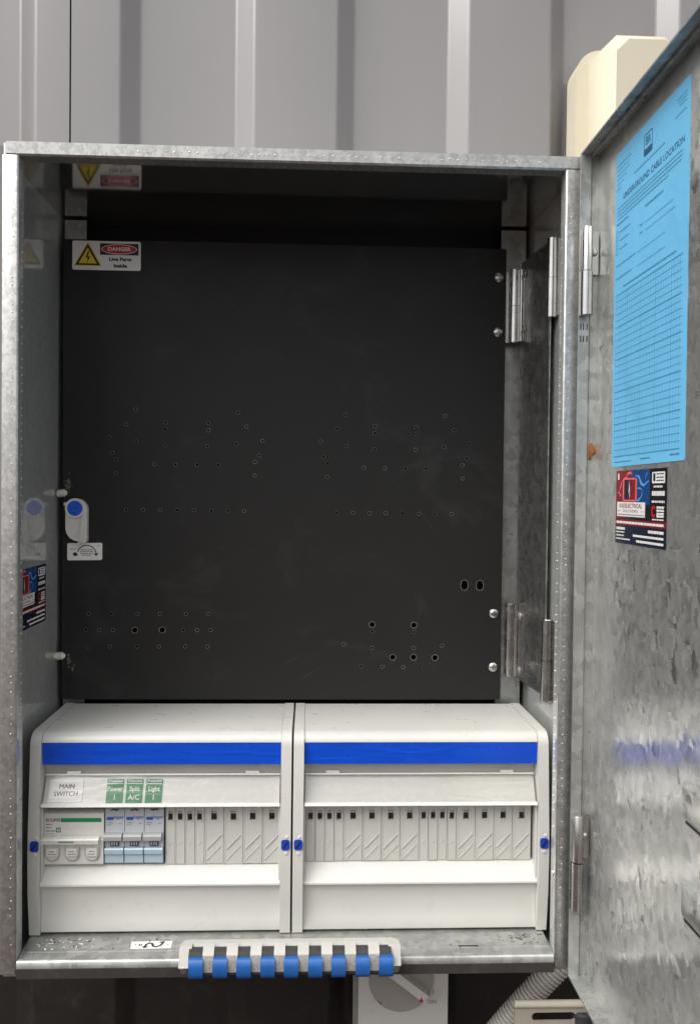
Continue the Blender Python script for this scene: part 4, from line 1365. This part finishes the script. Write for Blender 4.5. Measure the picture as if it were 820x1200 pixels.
# tilt: the top leans back over the sill
for w in bm.verts:
    t = (w.co.z-15.0)/13.6
    w.co.y += t*8.5
    if w.co.z < 20 and xs0+10.5 < w.co.x < xs1-10.5:
        w.co.z += 7.0
mk('bracket', bm, 'bar_white', rs, 1.2, 3)
bm = bmesh.new()
prism(bm, [(-12, 27.5), (-16, 26.0), (-19, 20), (-19.5, 9), (-17, 6.6), (-8, 6.6), (-6, 12), (-6, 26)], 'x', xs0+8, xs1-8)
mk('core', bm, 'dark_pl', rs, 0.8)
r0 = g0_ = None
pitch_ = 19.55
for k in range(9):
    xc = -75.6 + pitch_*k
    if r0 is None:
        bm = bmesh.new()
        prism(bm, [(-15.2, 22.8), (-18.6, 23.0), (-22.0, 21.2), (-23.4, 17), (-23.4, 10.5), (-22.2, 7.2), (-19.0, 5.6), (-13, 5.6), (-12, 8)], 'x', xc-5.9, xc+5.9)
        r0 = mk('blue_rib', bm, 'blue_rib', rs, 2.4, 4, smooth=60)
        xr = xc
    else:
        share(r0, 'blue_rib', rs, (xc-xr+random.uniform(-.3, .3), random.uniform(-.4, .4), random.uniform(-.35, .35)))
    if k < 8:
        xg = xc + pitch_/2
        if g0_ is None:
            bm = bmesh.new()
            prism(bm, [(-19.0, 23.4), (-20.4, 20), (-20.8, 11.6), (-17, 11.6), (-15.5, 22.5)], 'x', xg-4.4, xg+4.4)
            g0_ = mk('silver_pad', bm, 'foil', rs, 0.5)
            bm = bmesh.new()
            prism(bm, [(-8.5, 29.8), (-14.5, 27.8), (-18.4, 24.6), (-18.6, 23.5), (-15, 23.0), (-9, 25)], 'x', xg-4.6, xg+4.6)
            t0_ = mk('bracket_tooth', bm, 'bar_white', rs, 0.6)
            xg0 = xg
        else:
            share(g0_, 'silver_pad', rs, (xg-xg0, 0, 0))
            share(t0_, 'bracket_tooth', rs, (xg-xg0, 0, 0))
for x in (xs0+4.2, xs1-4.6):
    bm = bmesh.new()
    lathe(bm, (x, -17.5, 12.6), (0, -1, 0.0), [(0, 3.4), (1.6, 3.4), (2.4, 2.8), (2.5, 1.4), (1.4, 1.2)], 18)
    mk('screw', bm, 'zinc', rs)

# ------------------------------------------------------------------ things below the box
iso = empty('isolator_switch', (109, 202, -170), 'pale plastic rotary isolator switch on the wall under the box', 'switch')
bm = B(65.5, 152.2, 100, 200, -175, -36)
mk('isolator_body', bm, 'white', iso, 3.0, 3)
f = Frame((106.7, 100, -62), (1, 0, 0), (0, 0, 1))
bm = bmesh.new()
lathe(bm, f.p(0, 0, -0.5), f.n, [(0, 31.5), (2.2, 31.0), (2.6, 29.6), (0.6, 28.6), (0.7, 2)], 48)
mk('dial_plate', bm, 'dial', iso)
bm = slab(bmesh.new(), f, [(-22, 17), (-17, 23), (25.0, -9.4), (20.0, -15.6)], 0.5, 14)
mk('rotary_lever', bm, 'white2', iso, 2.0, 3)
bm = flat(bmesh.new(), f, [(14.6, -13.8), (19.6, -13.6), (17.6, -9.6)], 4.2)
bm.free()
bm = slab(bmesh.new(), f, [(15.4, -14.2), (20.0, -14.8), (18.4, -10.2)], 14.05, 14.4)
mk('red_pointer', bm, 'red', iso)
bm = bmesh.new()
text_into(bm, f, 'ON', 30.4, -22.6, 5.4, 0.25, bold=0.01)
text_into(bm, f, 'I', 30.8, -12.5, 7.5, 0.25)
mk('lettering', bm, 'ink_soft', iso, smooth=0)

# corrugated conduit rising into the floor of the box
path = []
pp = [Vector((150, 95, -190)), Vector((185, 92, -120)), Vector((226, 88, -74)), Vector((262, 84, -38))]
pp = [Vector((136, 96, -215)), Vector((176, 92, -130)), Vector((208, 88, -94)), Vector((260, 84, -38))]
def bez(t):
    a, b, c, d = pp
    return a*(1-t)**3 + b*3*t*(1-t)**2 + c*3*t*t*(1-t) + d*t**3
n = 330
pts, rad = [], []
for k in range(n+1):
    t = k/n
    pts.append(bez(t))
    ph_ = (k % 6)/6
    rad.append(10.6 + 1.2*(1 if ph_ < 0.5 else -1) + (0.4 if ph_ in (0, 0.5) else 0))
bm = tube(bmesh.new(), pts, rad, 24)
tag(mk('flexible_conduit', bm, 'conduit', None, smooth=40, base=(128, 96, -215)), 'grey corrugated flexible conduit under the box corner', 'conduit')

# slotted pale bracket below the door corner
f = Frame((0, 30, 0), (1, 0, 0), (0, 0, 1))
br = empty('slotted_bracket', (240, 30, -90), 'pale slotted metal bracket below the door hinge', 'bracket')
holed('plate', rrect(201, -92, 290, -48.5, 1.5), [rrect(216.5, -63.2, 256, -55.6, 3.7)], 2.0, f, 'brk', br)
bm = bmesh.new()
tube(bm, [(200.8, 30.5, -47.6), (290, 30.5, -48.4)], 3.4, 14)
mk('rolled_edge', bm, 'cream', br)
bm = bmesh.new()
lathe(bm, (263.5, 34, -110), (0, 0, 1), [(0, 9), (52, 9), (54, 7)], 18)
tag(mk('dark_pipe', bm, 'dark_pl', None, base=(263.5, 34, -110)), 'dark pipe end behind the slotted bracket', 'pipe')

# cream cable cover on the wall, upper right
cc = empty('cable_cover', (330, 202, 560), 'cream plastic cable cover on the wall beside the door', 'cover')
bm = bmesh.new()
f = Frame((0, 202, 0), (1, 0, 0), (0, 0, 1))
slab(bm, f, rrect(284, 540, 400, 866, 24, 10), 0, 34)
mk('cover_base', bm, 'cream', cc, 7.0, 4, smooth=50)
bm = bmesh.new()
def hood(l, ins, r):
    u0, u1, v0, v1 = 297+ins, 380-ins, 545, 867-ins*1.3
    return [(u0, v0), (u1, v0), (u1, v1-r), (u1-r, v1), (u0+r, v1), (u0, v1-r)]
ringsv = [[bm.verts.new(f.p(u, w, l)) for u, w in hood(l, i, r)] for l, i, r in ((30, 0, 16), (66, 1, 16), (86, 11, 12))]
for a, b in zip(ringsv, ringsv[1:]):
    for k in range(6):
        bm.faces.new((a[k], a[(k+1) % 6], b[(k+1) % 6], b[k]))
bm.faces.new(ringsv[-1])
bm.faces.new(ringsv[0][::-1])
mk('cover_hood', bm, 'cream', cc, 7.0, 6, smooth=44)

# crumbs and grit on the sill
for nm, mk_, n, lab, rng in (('crumbs', 'crumb', 34, 'pale crumbs scattered on the left end of the sill', (-218, -168)), ('grit', 'crumb_dk', 85, 'dark grit lying along the sill', (-222, 222))):
    bm = bmesh.new()
    for _ in range(n):
        x = random.uniform(*rng) if nm == 'crumbs' or random.random() < 0.4 else random.choice((random.gauss(205, 14), random.gauss(-195, 15)))
        x = max(-224, min(224, x))
        y = random.uniform(15, 33)
        r = random.uniform(0.3, 1.1) if nm == 'crumbs' else random.uniform(0.2, 0.75)
        mt_ = Matrix.Translation((x, y, 14.0+r*0.4)) @ Matrix.Rotation(random.uniform(0, 3), 4, 'Z') @ Matrix.Diagonal((r*random.uniform(1, 2.4), r, r*0.6, 1))
        bmesh.ops.create_icosphere(bm, subdivisions=1, radius=1, matrix=mt_)
    tag(mk(nm, bm, mk_, None, smooth=0, base=(0, 25, 14)), lab, nm, kind='stuff')

# outer seal strip along the left edge of the box, seen edge-on
mk('edge_seal', B(-243.4, -240.7, 2.5, 7.5, 4, 690), 'seal', boxr, 0.8)
